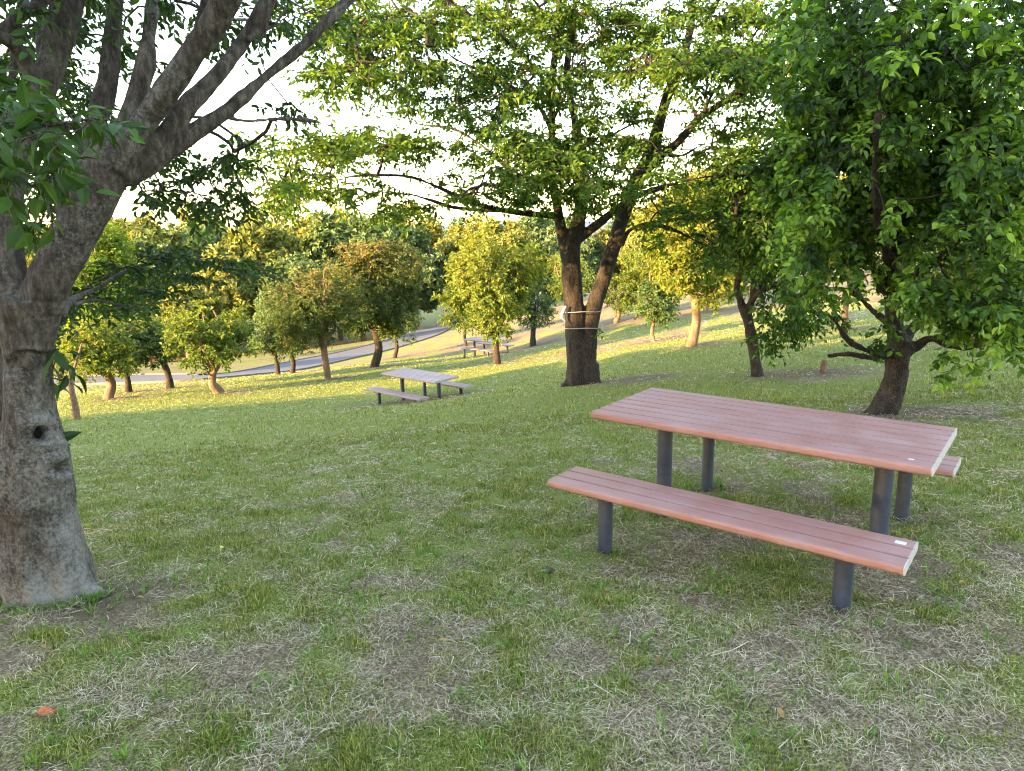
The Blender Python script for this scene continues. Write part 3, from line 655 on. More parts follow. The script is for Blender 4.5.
# ------------------------------------------------------------------ RIGHT TREES
def right_tree():
    base = ground_at(884, 414); Y0 = base[1]
    def limb(lst):
        pts = [at(x, y, Y0+dy) for x, y, dy, w in lst]; rad = [w/2*(Y0+dy)/F*.98 for x, y, dy, w in lst]; return pts, rad
    L_ = []
    L_.append(limb([(877, 424, 0, 34), (883, 412, 0, 27), (891, 392, 0, 23), (897, 370, 0, 21), (898, 352, 0, 24), (900, 340, 0, 22)]))
    L_.append(limb([(897, 352, 0, 12), (880, 354, -.1, 8), (866, 350, -.2, 7), (848, 340, -.3, 6), (836, 322, -.4, 4.5), (826, 312, -.5, 3)]))
    L_.append(limb([(892, 353, 0, 7), (874, 358, .1, 5), (850, 354, .2, 4), (828, 356, .3, 3)]))
    L_.append(limb([(902, 352, 0, 16), (918, 345, 0, 11), (932, 338, -.1, 10), (950, 345, -.2, 9), (968, 347, -.3, 8), (990, 340, -.5, 6), (1020, 330, -.7, 5)]))
    L_.append(limb([(900, 350, 0, 16), (912, 330, .2, 12), (930, 318, .3, 10), (960, 312, .3, 11), (995, 306, .2, 10), (1040, 296, .1, 8)]))
    L_.append(limb([(898, 345, 0, 20), (893, 310, .1, 16), (895, 270, .1, 13), (900, 210, .1, 12), (898, 140, 0, 10), (905, 60, 0, 8), (908, -20, 0, 6), (905, -90, 0, 4)]))
    L_.append(limb([(895, 300, .1, 12), (880, 280, .1, 10), (872, 262, .1, 9), (850, 225, 0, 7), (832, 180, -.1, 6), (822, 120, -.2, 4), (815, 60, -.2, 3)]))
    L_.append(limb([(897, 240, .1, 11), (925, 190, .1, 9), (950, 130, .1, 7), (975, 60, .1, 5), (990, 0, .1, 4)]))
    L_.append(limb([(897, 330, .1, 9), (872, 310, .3, 7), (858, 296, .4, 5), (838, 288, .5, 4)]))
    L_.append(limb([(898, 280, 0, 10), (880, 230, -.6, 8), (875, 170, -1.0, 6), (880, 90, -1.2, 5)]))
    L_.append(limb([(898, 290, 0, 10), (940, 255, -.6, 8), (985, 210, -1.0, 6), (1010, 150, -1.2, 5)]))
    root = empty('broadleaf_tree', base, 'dense dark green leafy tree with a short crooked trunk behind the front picnic table', 'tree')
    def post(co, no):
        w = co+base
        d = (fbm(w*4, 3, 3)-.5)*.06+(fbm(np.c_[w[:, 0]*22, w[:, 1]*22, w[:, 2]*9], 5, 3)-.5)*.03
        return co+no*d[:, None]
    remesh_limbs('trunk', L_, .014, M['bark_dark'], root, base, post, 3, 14)
    r = np.random.default_rng(21)
    ctr = at(915, 128, Y0+.1)
    tg = [lobed_targets(r, ctr, (1.6, 1.5, 1.75), 1000, 34, .30, .6)]
    tg.append(np.array([at(*a) for a in zip(r.normal(950, 32, 60), r.normal(305, 14, 60), r.normal(Y0-.9, .35, 60))]))
    tg.append(np.array([at(*a) for a in zip(r.normal(955, 14, 16), r.normal(362, 9, 16), r.normal(Y0-1.0, .2, 16))]))
    tg.append(np.array([at(*a) for a in zip(r.normal(1010, 18, 50), r.normal(312, 22, 50), r.normal(Y0-1.2, .4, 50))]))
    tg.append(np.array([at(*a) for a in zip(r.normal(1000, 25, 90), r.normal(200, 60, 90), r.normal(Y0-1.5, .3, 90))]))
    tg.append(np.array([at(*a) for a in zip(r.normal(815, 16, 60), r.normal(225, 36, 60), r.normal(Y0-.2, .4, 60))]))
    tg.append(np.array([at(*a) for a in zip(r.normal(835, 25, 14), r.normal(345, 12, 14), r.normal(Y0-.3, .3, 14))]))
    tg.append(np.array([at(*a) for a in zip(r.normal(890, 30, 20), r.normal(285, 10, 20), r.normal(Y0-.8, .3, 30))]))
    tg.append(np.array([at(*a) for a in zip(r.normal(800, 16, 40), r.normal(90, 50, 40), r.normal(Y0-.2, .4, 40))]))
    tg.append(np.array([at(*a) for a in zip(r.uniform(800, 1040, 130), r.uniform(-30, 70, 130), r.normal(Y0-1.2, .6, 130))]))
    tg.append(np.array([at(*a) for a in zip(r.uniform(780, 1040, 60), r.uniform(20, 270, 60), r.normal(Y0-1.25, .4, 60))]))
    tg.append(np.array([at(*a) for a in zip(r.normal(850, 26, 90), r.normal(150, 45, 90), r.normal(Y0+.4, .4, 90))]))
    tg = np.concatenate(tg)
    dd = tg@np.c_[RIGHT, UP, FWD]; qx = CX+F*dd[:, 0]/dd[:, 2]; qy = CY-F*dd[:, 1]/dd[:, 2]
    tg = tg[(qy < np.interp(qx, [740, 800, 850, 875, 900, 940, 1040], [305, 320, 290, 268, 285, 330, 345])) | (r.uniform(0, 1, len(tg)) < .10)]
    nodes = np.concatenate([smooth_path(p, q, .15)[0] for p, q in L_[1:]])
    g = Geo(); A, B, ra, rb, td = grow(nodes, tg, r, sag=.06, r0=.0028, rmax=.03, twist=.12); twig_tubes(g, A, B, ra, rb, 4)
    lg = Geo(); out = unit(tg-ctr); tf = lambda P: .40+1.7*(fbm(P/.35, 4, 3)-.5)
    sprays(lg, g, tg, td*.6+out*.8, r, .084, .048, 5, .22, 6, .2, .22, tf, twr=.002, fine=True, jitter=.4)
    g.build('branches', M['bark_dark'], root, smooth=True, off=base)
    lg.build('crown', M['leaf_cherry'], root, attr='tint', off=base)
    mulch.append((base[0], base[1]-.1, .7))
right_tree()
def right_back_tree():
    base = ground_at(757, 376); Y0 = base[1]
    def limb(lst):
        pts = [at(x, y, Y0+dy) for x, y, dy, w in lst]; rad = [w/2*(Y0+dy)/F*.98 for x, y, dy, w in lst]; return pts, rad
    L_ = [limb([(759, 382, 0, 20), (757, 374, 0, 13), (754, 350, 0, 11), (749, 325, 0, 11), (745, 310, 0, 11)]),
          limb([(746, 315, 0, 9), (740, 300, 0, 7), (737, 285, 0, 6), (742, 262, 0, 5), (735, 230, 0, 4), (738, 190, 0, 3)]),
          limb([(748, 315, 0, 9), (752, 300, .1, 7), (762, 285, .2, 6), (778, 262, .3, 5), (790, 220, .3, 4), (800, 170, .3, 3)]),
          limb([(747, 310, 0, 7), (760, 292, -.2, 5), (790, 280, -.3, 4), (815, 285, -.4, 3)]),
          limb([(742, 262, 0, 4), (725, 245, .2, 3), (712, 235, .3, 2.4)]),
          limb([(752, 300, 0, 6), (760, 240, 0, 5), (765, 190, 0, 4), (768, 140, 0, 3)])]
    root = empty('broadleaf_tree', base, 'slim dark tree with a leaning black trunk, left of the dense leafy tree', 'tree')
    def post(co, no): return co+no*((fbm((co+base)*5, 3, 3)-.5)*.05)[:, None]
    remesh_limbs('trunk', L_, .02, M['bark_dark'], root, base, post, 3, 12)
    r = np.random.default_rng(31); ctr = at(775, 215, Y0)
    tg = np.concatenate([lobed_targets(r, ctr, (1.15, 1.3, 1.5), 260, 14, .36),
        np.array([at(*a) for a in zip(r.normal(735, 14, 22), r.normal(245, 20, 22), r.normal(Y0, .4, 22))]),
        np.array([at(*a) for a in zip(r.normal(800, 16, 50), r.normal(300, 14, 50), r.normal(Y0-.5, .4, 50))]),
        np.array([at(*a) for a in zip(r.normal(772, 6, 6), r.normal(338, 5, 6), r.normal(Y0-.9, .1, 6))]),
        np.array([at(*a) for a in zip(r.normal(795, 8, 10), r.normal(325, 6, 10), r.normal(Y0-.7, .1, 10))])])
    nodes = np.concatenate([smooth_path(p, q, .15)[0] for p, q in L_[1:]]); g = Geo()
    A, B, ra, rb, td = grow(nodes, tg, r, r0=.003, rmax=.03); twig_tubes(g, A, B, ra, rb, 4)
    lg = Geo(); tf = lambda P: .25+.7*(fbm(P/.7, 4, 2)-.5)
    sprays(lg, g, tg, td*.6+unit(tg-ctr)*.7, r, .10, .055, 4, .27, 6, .25, .25, tf, twr=.003)
    g.build('branches', M['bark_dark'], root, smooth=True, off=base)
    lg.build('crown', M['leaf_cherry'], root, attr='tint', off=base)
    mulch.append((base[0]+.3, base[1]-.1, 1.0))
right_back_tree()

# ------------------------------------------------------------------ ORCHARD
OG = 'small orchard trees on the lawn'
O_, B_ = M['leaf_orchard'], M['bark_orchard']
def sized(px, py): p = ground_at(px, py); return p[1]/F     # metres per pixel there
def orch(name, px, py, x0, x1, ytop, ybot, label, seed, leafm=O_, barkm=B_, tw=9, group=OG, **kw):
    ytop = ytop+.09*(py-ytop); u = sized(px, py); cr_ = (x1-x0)/2*u; H = (py-ytop)*u*1.02; zb = (py-ybot)*u; rz = (H-zb)/2; zc = zb+rz; lean = (((x0+x1)/2-px)*u, 0)
    a = dict(fork=.30, n=int(np.clip(240*(cr_/1.6)**2, 150, 800)), L=.12, W=.07, sl=.32); a.update(kw)
    root = simple_tree(name, seed, H, cr_, zc, rz, tw*u/2, leafm, barkm, lean=lean, **a)
    p = ground_at(px, py); root.location = tuple(p); tag(root, label, 'tree', group); mulch.append((p[0], p[1], .7)); return root
Rd = M['leaf_reddish']; Bl = M['leaf_blue']
orch('orchard_tree', 218, 393, 158, 268, 282, 372, 'small tree with a crooked low-forking trunk in the sunlit strip of lawn', 101, tw=9, low_limbs=True, limbs=6, fork=.22, tint_top=.35)
orch('orchard_tree', 109, 399, 74, 152, 300, 376, 'small tree with orange sunlit trunk nearest the grey foreground trunk', 102, tw=9, tint_top=.3, tintbase=.62)
orch('orchard_tree', 129, 392, 95, 160, 312, 372, 'small shaded tree with dark forked trunk just behind the orange-trunked one', 103, tw=6, leafm=Bl, barkm=M['bark_dark'])
orch('orchard_tree', 170, 388, 128, 200, 296, 370, 'small round blue-green tree left of the crooked low-forking tree', 104, tw=7, leafm=Bl, barkm=M['bark_dark'], tint_top=.3)
orch('orchard_tree', 278, 375, 246, 306, 300, 358, 'small blue-green tree above the pale path, left of its near twin', 105, tw=5, leafm=Bl, barkm=M['bark_dark'])
orch('orchard_tree', 293, 373, 268, 318, 290, 352, 'small blue-green tree close left of the red-tipped tree', 106, tw=5, leafm=Bl, barkm=M['bark_dark'])
orch('crape_myrtle', 328, 379, 268, 380, 232, 356, 'round tree with reddish shoot tips and a red-brown branching trunk', 107, tw=7, leafm=Rd, tint_top=.42, tintbase=.30, n=700, limbs=7, lobe=.36, nl=18, sl=.26, L=.09, W=.05)
orch('crape_myrtle', 375, 367, 330, 424, 222, 348, 'taller dark-trunked tree with pinkish tips behind the red-tipped tree', 108, tw=9, leafm=Rd, barkm=M['bark_dark'], tint_top=.34, tintbase=.26, n=700, lobe=.36, nl=16)
orch('orchard_tree', 395, 358, 376, 424, 290, 345, 'slender tree with a thin dark trunk beside the road', 109, tw=4, leafm=Bl, barkm=M['bark_dark'])
orch('orchard_tree', 497, 364, 438, 552, 222, 334, 'round yellow-green tree in front of the farthest picnic table', 110, tw=7, barkm=M['bark_dark'], limbs=7, fork=.2, tint_top=.28, tintbase=.62, n=700, lobe=.36, nl=18)
orch('orchard_tree', 533, 346, 508, 562, 268, 335, 'small dark tree left of the double-trunked tree', 111, tw=6, leafm=Bl, barkm=M['bark_dark'])
orch('orchard_tree', 466, 346, 452, 484, 270, 332, 'thin dark-stemmed tree standing behind the farthest picnic table', 112, tw=3, leafm=Bl, barkm=M['bark_dark'])
orch('orchard_tree', 616, 323, 590, 648, 262, 314, 'small green tree seen just right of the double-trunked tree', 113, tw=5, tint_top=.3)
orch('orchard_tree', 653, 341, 632, 676, 276, 326, 'thin leaning grey-green tree left of the golden-trunked tree', 114, tw=4, n=90, leafm=Bl)
orch('orchard_tree', 692, 346, 632, 752, 150, 322, 'bright yellow-green tree with a golden sunlit trunk', 115, tw=9, tint_top=.15, tintbase=.85, n=760, sub=4, lobe=.34, nl=20)
orch('orchard_tree', 978, 345, 925, 1040, 190, 325, 'tree with pale pinkish trunk half hidden behind the dense leafy tree', 116, tw=10, tint_top=.2)
orch('orchard_tree', 706, 312, 676, 748, 222, 298, 'distant green tree behind the golden-trunked tree', 117, tw=5, tint_top=.2)
orch('orchard_tree', 845, 330, 800, 895, 170, 300, 'tree seen through gaps in the dense leafy crown', 118, tw=6, tint_top=.3, tintbase=.6)
orch('orchard_tree', 648, 318, 622, 690, 235, 304, 'far small tree up the pale slope behind the thin leaning tree', 119, tw=6, tint_top=.3)
orch('orchard_tree', 62, 385, 20, 100, 290, 372, 'small dark tree glimpsed just right of the grey foreground trunk', 120, tw=6, leafm=Bl, barkm=M['bark_dark'])
orch('orchard_tree', 567, 318, 540, 590, 240, 305, 'small distant tree seen left of the double-trunked tree', 121, tw=5, leafm=O_, tint_top=.3)

# sapling with stake
def sapling():
    p = ground_at(76, 419); Y0 = p[1]
    root = empty('sapling', p, 'bare young tree with pale upright twigs beside the grey foreground trunk', 'tree')
    g = Geo()
    for lst, ws in (([(77, 422), (75, 405), (71, 385), (72, 372)], (3.4, 2.4, 2, 1.8)), ([(72, 374), (77, 360), (82, 343)], (1.5, 1, .6)), ([(72, 374), (66, 364), (60, 352)], (1.5, 1, .6)), ([(71, 385), (66, 378), (62, 374)], (1.2, .8, .5))):
        P_, q = smooth_path([at(x, y, Y0) for x, y in lst], [w*1.3*Y0/F for w in ws], .08); tube(g, P_, q, 8, wob=8)
    g.build('trunk', M['bark_orchard'], root, smooth=True, off=p)
    r = np.random.default_rng(3); tg = np.array([at(a, b, Y0+r.normal()*.2) for a, b in zip(r.normal(64, 9, 16), r.normal(362, 10, 16))]); lg = Geo()
    sprays(lg, None, tg, rand_dirs(16, r), r, .09, .05, 3, .2, 5, .2, .2, lambda P: .6+0*P[:, 0]); lg.build('crown', O_, root, attr='tint', off=p)
sapling()

# tall trees at the far left and the wooded slope behind
def spec_forest():
    species('f1', name='forest_tree', seed=201, H=11, cr_=4.2, zc=6.6, rz=4.6, trunk_r=.22, leafm=M['leaf_forest'], barkm=B_, n=620, sub=4, per=6, L=.40, W=.28, sl=.55, orient=1.1, nl=26, lobe=.30, tint_top=.1)
    species('f2', name='forest_tree', seed=202, H=13, cr_=4.6, zc=7.4, rz=5.6, trunk_r=.25, leafm=M['leaf_forest'], barkm=B_, n=700, sub=4, per=6, L=.40, W=.28, sl=.55, orient=1.1, nl=30, lobe=.28, tint_top=.15, tintbase=.7)
    species('f3', name='forest_tree', seed=203, H=12, cr_=4.4, zc=7.0, rz=5.0, trunk_r=.25, leafm=M['leaf_forest_dark'], barkm=B_, n=680, sub=4, per=6, L=.40, W=.28, sl=.55, orient=1.1, nl=26, lobe=.30)
    species('f4', name='forest_tree', seed=204, H=9, cr_=3.8, zc=5.0, rz=4.3, trunk_r=.2, leafm=M['leaf_forest_dark'], barkm=B_, n=560, sub=4, per=6, L=.38, W=.26, sl=.5, orient=1.1, nl=22, lobe=.32)
    species('far_orch', name='orchard_tree', seed=205, H=4.2, cr_=1.9, zc=2.7, rz=1.55, trunk_r=.09, leafm=O_, barkm=B_, n=230, L=.14, W=.09, sl=.34, tint_top=.2)
spec_forest()
orch('poplar_tree', 122, 372, 80, 166, 188, 350, 'tall pointed bright green tree rising behind the orchard at the left', 130, tw=6, leafm=M['leaf_zelkova'], n=700, L=.2, W=.13, sl=.45, tint_top=.3, tintbase=.6, group='tall trees beyond the orchard')
r = np.random.default_rng(77)
cnt = 0; kinds = ['f1', 'f2', 'f3', 'f4']
desc = {'f1': 'rounded olive-green forest tree', 'f2': 'tall yellow-green forest tree', 'f3': 'broad dark-green forest tree', 'f4': 'low dark-green forest tree'}
FL = 'one of the crowded trees that fill the wooded slope beyond the road'
rows = [(56, 5.4, .8), (63, 6.2, .9), (71, 7, 1.0), (82, 8, 1.1), (96, 9.5, 1.25)]
for Yr, dx, sc in rows:
    x = -.80*Yr
    while x < .80*Yr:
        xx = x+r.normal()*.8; yy = Yr+r.normal()*1.2
        px = CX+F*xx/yy
        skip = (Yr < 60 and px > 395 and px < 640) or (Yr < 70 and 420 < px < 500)
        if not skip:
            key = kinds[r.choice(4, p=[.3, .3, .25, .15])] if Yr > 60 else kinds[r.choice(4, p=[.3, .1, .2, .4])]
            gz = height(xx, yy)[0]; Hh = SPECIES[key]['kw']['H']
            # crowns just reach eye height
            top = r.uniform(-1.3, 1.3)+(3.0 if Yr > 90 else 2.4 if Yr > 75 else 1.2 if Yr > 66 else -.6 if Yr > 60 else -3.2)
            if px > 640: top += 2.0+(px-640)/384*4
            s = np.clip((top-gz)/Hh, .35, 1.6)
            put(key, 0, 0, FL, 'trees of the wooded slope beyond the road', r.uniform(0, 6.28), s, loc=(xx, yy))
            cnt += 1
        x += dx*r.uniform(.8, 1.2)
print('forest', cnt)

# tall trees outside the picture to the left that keep the low sun off the foreground lawn
species('shade', name='shade_tree', seed=301, H=9, cr_=3.6, zc=5.2, rz=4.0, trunk_r=.22, leafm=M['leaf_zelkova'], barkm=M['bark_brown'], n=900, sub=5, per=7, L=.2, W=.13, sl=.5, nl=24, lobe=.36)
for i, (x, y, s) in enumerate([(-12, -13, 1.45), (-13, -7.5, 1.4), (-14.5, -2, .98), (-15.5, 3.2, .82), (-17.5, 5.6, .72), (-24, 2.0, .8), (-9, -19, 1.5), (-22, -14, 1.6), (-24, -5, 1.1), (-15, -24, 1.7), (-4, -23, 1.5)]):
    put('shade', 0, 0, 'large leafy shade tree standing uphill to the left, outside the picture', 'shade trees left of the picture', i*1.3, s, loc=(x, y))

# ------------------------------------------------------------------ ground
def make_ground():
    rr = [0.0]; v = .35
    while v < 4000: rr.append(v); v *= 1.017 if v < 60 else 1.06
    rr = np.array(rr[1:]); th = np.linspace(0, 2*math.pi, 361)[:-1]+math.pi/2
    # finer in the view direction
    th = th[:1]+np.cumsum(np.r_[0, np.where(np.abs(((th-math.pi/2+math.pi) % (2*math.pi))-math.pi) < .75, .55, 1.45)][:-1])
    th = th*1.0; th = (th-th[0])/(th[-1]-th[0])*(2*math.pi*(1-1/len(th)))+math.pi/2
    # denser around the viewing direction (pi/2)
    u = np.linspace(-1, 1, 421)[:-1]; th = math.pi/2+math.pi*(u*.45+.55*u**3)
    X = (rr[:, None]*np.cos(th)).ravel(); Y = (rr[:, None]*np.sin(th)).ravel(); Z = height(X, Y)
    n, k = len(rr), len(th)
    i = np.arange(n-1)[:, None]*k; j = np.arange(k)[None]; j2 = (j+1) % k
    f = np.stack([i+j, i+k+j, i+k+j2, i+j2], -1).reshape(-1, 4)
    v = np.r_[np.c_[X, Y, Z], [[0, 0, height(0, 0)[0]]]]
    f = np.r_[f[:, [0, 1, 2]], f[:, [0, 2, 3]], np.stack([np.full(k, n*k), np.arange(k), (np.arange(k)+1) % k], -1)]
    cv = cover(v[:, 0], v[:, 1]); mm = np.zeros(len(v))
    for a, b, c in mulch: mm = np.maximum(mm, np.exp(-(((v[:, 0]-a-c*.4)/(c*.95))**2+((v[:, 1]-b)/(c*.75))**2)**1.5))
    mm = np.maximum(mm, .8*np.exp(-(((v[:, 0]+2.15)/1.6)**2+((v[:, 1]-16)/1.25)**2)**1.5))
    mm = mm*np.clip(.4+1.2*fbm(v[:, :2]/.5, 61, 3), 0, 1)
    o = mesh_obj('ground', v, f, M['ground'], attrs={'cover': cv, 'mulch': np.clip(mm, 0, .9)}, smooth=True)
    o['kind'] = 'structure'
make_ground()

# ------------------------------------------------------------------ grass and straw
def scatter(n, r, y0, y1, power):
    """points in the view wedge with density falling with distance"""
    u = r.uniform(0, 1, n)
    e = 2-power
    y = (y0**e+u*(y1**e-y0**e))**(1/e)
    x = r.uniform(-.80, .80, n)*y+r.normal(size=n)*.05
    return x, y
def blades(n, seed, y0, y1, power, Lr, Wk, name, mat, keep, lie=False, lab=None, gmin=0):
    r = np.random.default_rng(seed); x, y = scatter(n, r, y0, y1, power)
    c = cover(x, y); m = r.uniform(0, 1, n) < keep(c, x, y)
    x, y, c = x[m], y[m], c[m]; z = height(x, y); n = len(x)
    a = r.uniform(0, 2*math.pi, n); dist = np.hypot(x, y)
    w = np.maximum(Wk, dist/F*(.36 if lie else .5))*r.uniform(.6, 1.25, n)
    if lie:
        L = r.uniform(*Lr, n)*r.uniform(.5, 1, n); L = L*np.maximum(1, dist/9)
        el = np.abs(r.normal(size=n))*.16; d = np.c_[np.cos(a), np.sin(a), el]
        side = np.c_[-np.sin(a), np.cos(a), r.normal(size=n)*.3]; cv = r.normal(size=n)*.14
        b = np.c_[x, y, z+.004+r.uniform(0, .022, n)]
        p1 = b+d*(L*.5)[:, None]+side*(cv*L*.5)[:, None]; p2 = b+d*L[:, None]+side*(cv*L*.2)[:, None]; p2[:, 2] -= el*L*.8
        p1[:, 2] += .004
    else:
        L = r.uniform(*Lr, n)*(.5+.7*c)*np.clip(.3+1.4*vnoise(np.c_[x, y]/.14, 5), .4, 1.7)
        lean = np.abs(r.normal(size=n))*.8; d = np.c_[np.cos(a)*lean, np.sin(a)*lean, np.ones(n)]; d = unit(d)
        side = np.c_[-np.sin(a), np.cos(a), np.zeros(n)]
        a2 = r.uniform(0, 6.28, n); side = np.c_[np.cos(a2), np.sin(a2), np.zeros(n)]
        b = np.c_[x, y, z-.004]; p1 = b+d*(L*.55)[:, None]; p2 = b+d*L[:, None]+np.c_[np.cos(a), np.sin(a), -.6*np.ones(n)]*(L*lean*.35)[:, None]
    s = unit(side)*(w*.5)[:, None]
    v = np.stack([b-s*.8, b+s*.8, p1+s*.8, p1-s*.8, p2], 1).reshape(-1, 3)
    t = np.array([[0, 1, 2], [0, 2, 3], [3, 2, 4]]); f = (np.arange(n)[:, None, None]*5+t[None]).reshape(-1, 3)
    print(name, n); return v, f
def join(parts, name, mat):
    g = Geo()
    for v, f in parts: g.add(v, f)
    o = g.build(name, mat); o['kind'] = 'stuff'; return o
kg = lambda c, x, y: np.clip((c-.10)*1.7, .12, 1)*np.clip((fbm(np.c_[x, y]/.13, 41, 3)-.28)*3.5, .12, 1)
ks = lambda c, x, y: np.clip(1.25-c*1.1, .3, 1)*np.clip((fbm(np.c_[x, y]/.20, 43, 3)-.34)*3.2, .08, 1)
kb = lambda c, x, y: np.clip((c-.12)*1.6, .06, 1)*np.clip((fbm(np.c_[x, y]/.09, 47, 3)-.40)*5.0, .02, 1)
gr = join([blades(230000, 12, 1.3, 5.5, 1.3, (.018, .044), .0048, 'grass', M['grass'], kb), blades(520000, 1, 1.3, 9, 1.3, (.014, .038), .0030, 'grass', M['grass'], kg), blades(260000, 2, 8, 34, 1.7, (.022, .05), .004, 'grass', M['grass'], kg)], 'grass', M['grass'])
tag(gr, 'short mown green grass growing across the sloping lawn', 'grass')
st = join([blades(340000, 3, 1.3, 9, 1.3, (.015, .10), .0014, 'straw', M['straw'], ks, True), blades(90000, 4, 8, 30, 1.7, (.04, .12), .003, 'straw', M['straw'], ks, True)], 'dry_grass', M['straw'])
tag(st, 'dry straw-coloured grass clippings lying over the lawn', 'dry grass')
# taller tufts of fresh grass
def tufts():
    r = np.random.default_rng(9); g = Geo(); x, y = scatter(900, r, 1.5, 9, 1.2); c = cover(x, y)
    pts = list(zip(x, y))+[tuple(ground_at(a, b)[:2]) for a, b in ((350, 580), (360, 578), (283, 512), (275, 512), (520, 715), (505, 735), (530, 725), (560, 690), (455, 700), (990, 640), (800, 640), (740, 720), (950, 700), (870, 740), (400, 755), (250, 610), (980, 755), (690, 640))]
    bx = at(52, 597, 3.25)
    for q in np.linspace(3.3, 6.2, 42): pts.append((bx[0]+math.cos(q)*r.uniform(.20, .30), bx[1]+.05+math.sin(q)*r.uniform(.18, .27)))
    for lx, ly, lr_ in ((.5, 3.72, .06), (1.48, 2.94, .06), (1.4, 4.82, .06), (2.37, 4.05, .06), (.95, 4.27, .07)):
        for q in r.uniform(0, 6.28, 5): pts.append((lx+math.cos(q)*lr_, ly+math.sin(q)*lr_))
    for (a, b) in pts:
        n = r.integers(7, 20); th = r.uniform(0, 6.28, n); rr = np.abs(r.normal(size=n))*.022
        X = a+np.cos(th)*rr; Y = b+np.sin(th)*rr; Z = height(X, Y); L = r.uniform(.03, .075, n)*r.uniform(.6, 1.1); lean = r.uniform(.15, .9, n)
        d = unit(np.c_[np.cos(th)*lean, np.sin(th)*lean, np.ones(n)]); B = np.c_[X, Y, Z-.003]; p1 = B+d*(L*.55)[:, None]; p2 = B+d*L[:, None]+np.c_[np.cos(th), np.sin(th), -.7+0*th]*(L*lean*.4)[:, None]
        s = np.c_[-np.sin(th), np.cos(th), 0*th]*(r.uniform(.003, .0065, n)*.5)[:, None]
        v = np.stack([B-s, B+s, p1+s, p1-s, p2], 1).reshape(-1, 3); t = np.array([[0, 1, 2], [0, 2, 3], [3, 2, 4]]); g.add(v, (np.arange(n)[:, None, None]*5+t).reshape(-1, 3))
    o = g.build('grass_tufts', M['tuft']); o['kind'] = 'stuff'; tag(o, 'taller fresh bright green grass tufts among the dry clippings', 'grass')
M['tuft'] = blade_mat('tuft', [(0, (.06, .14, .02)), (.5, (.10, .22, .03)), (1, (.17, .30, .06))], .3)
tufts()

def litter():
    r = np.random.default_rng(14); g = Geo(); n = 420; x, y = scatter(n, r, 1.5, 12, 1.2); z = height(x, y)+r.uniform(.006, .03, n)
    a = r.uniform(0, 6.28, n); D = np.c_[np.cos(a), np.sin(a), r.normal(size=n)*.25]; Nn = np.c_[r.normal(size=n)*.4, r.normal(size=n)*.4, np.ones(n)]; L = r.uniform(.018, .045, n)
    leaves(g, np.c_[x, y, z], D, Nn, L, L*.5, r.uniform(0, 1, n), fold=.25, droop=.2, fine=True)
    o = g.build('leaf_litter', M['litter'], attr='tint'); o['kind'] = 'stuff'; tag(o, 'small brown and yellow dead leaves strewn thinly over the lawn', 'leaf litter')
    g = Geo(); n = 110; x, y = scatter(n, r, 1.6, 8, 1.2); z = height(x, y)+.012; a = r.uniform(0, 6.28, n); L = r.uniform(.06, .20, n)
    A = np.c_[x, y, z]; Mi = A+np.c_[np.cos(a), np.sin(a), .02+0*a]*(L*.5)[:, None]+np.c_[-np.sin(a), np.cos(a), 0*a]*(r.normal(size=n)*.1*L)[:, None]; B = A+np.c_[np.cos(a), np.sin(a), .03+0*a]*L[:, None]
    twig_tubes(g, A, Mi, .0022, .0018, 5); twig_tubes(g, Mi, B, .0018, .0010, 5); o = g.build('twig_litter', M['straw']); o['kind'] = 'stuff'; tag(o, 'thin pale dry twigs and stems lying on the lawn', 'twigs')
M['litter'] = leaf_mat('litter', (.09, .045, .02), (.20, .11, .045), (.36, .27, .08), .15, transc=(1.2, 1, .6))
litter()

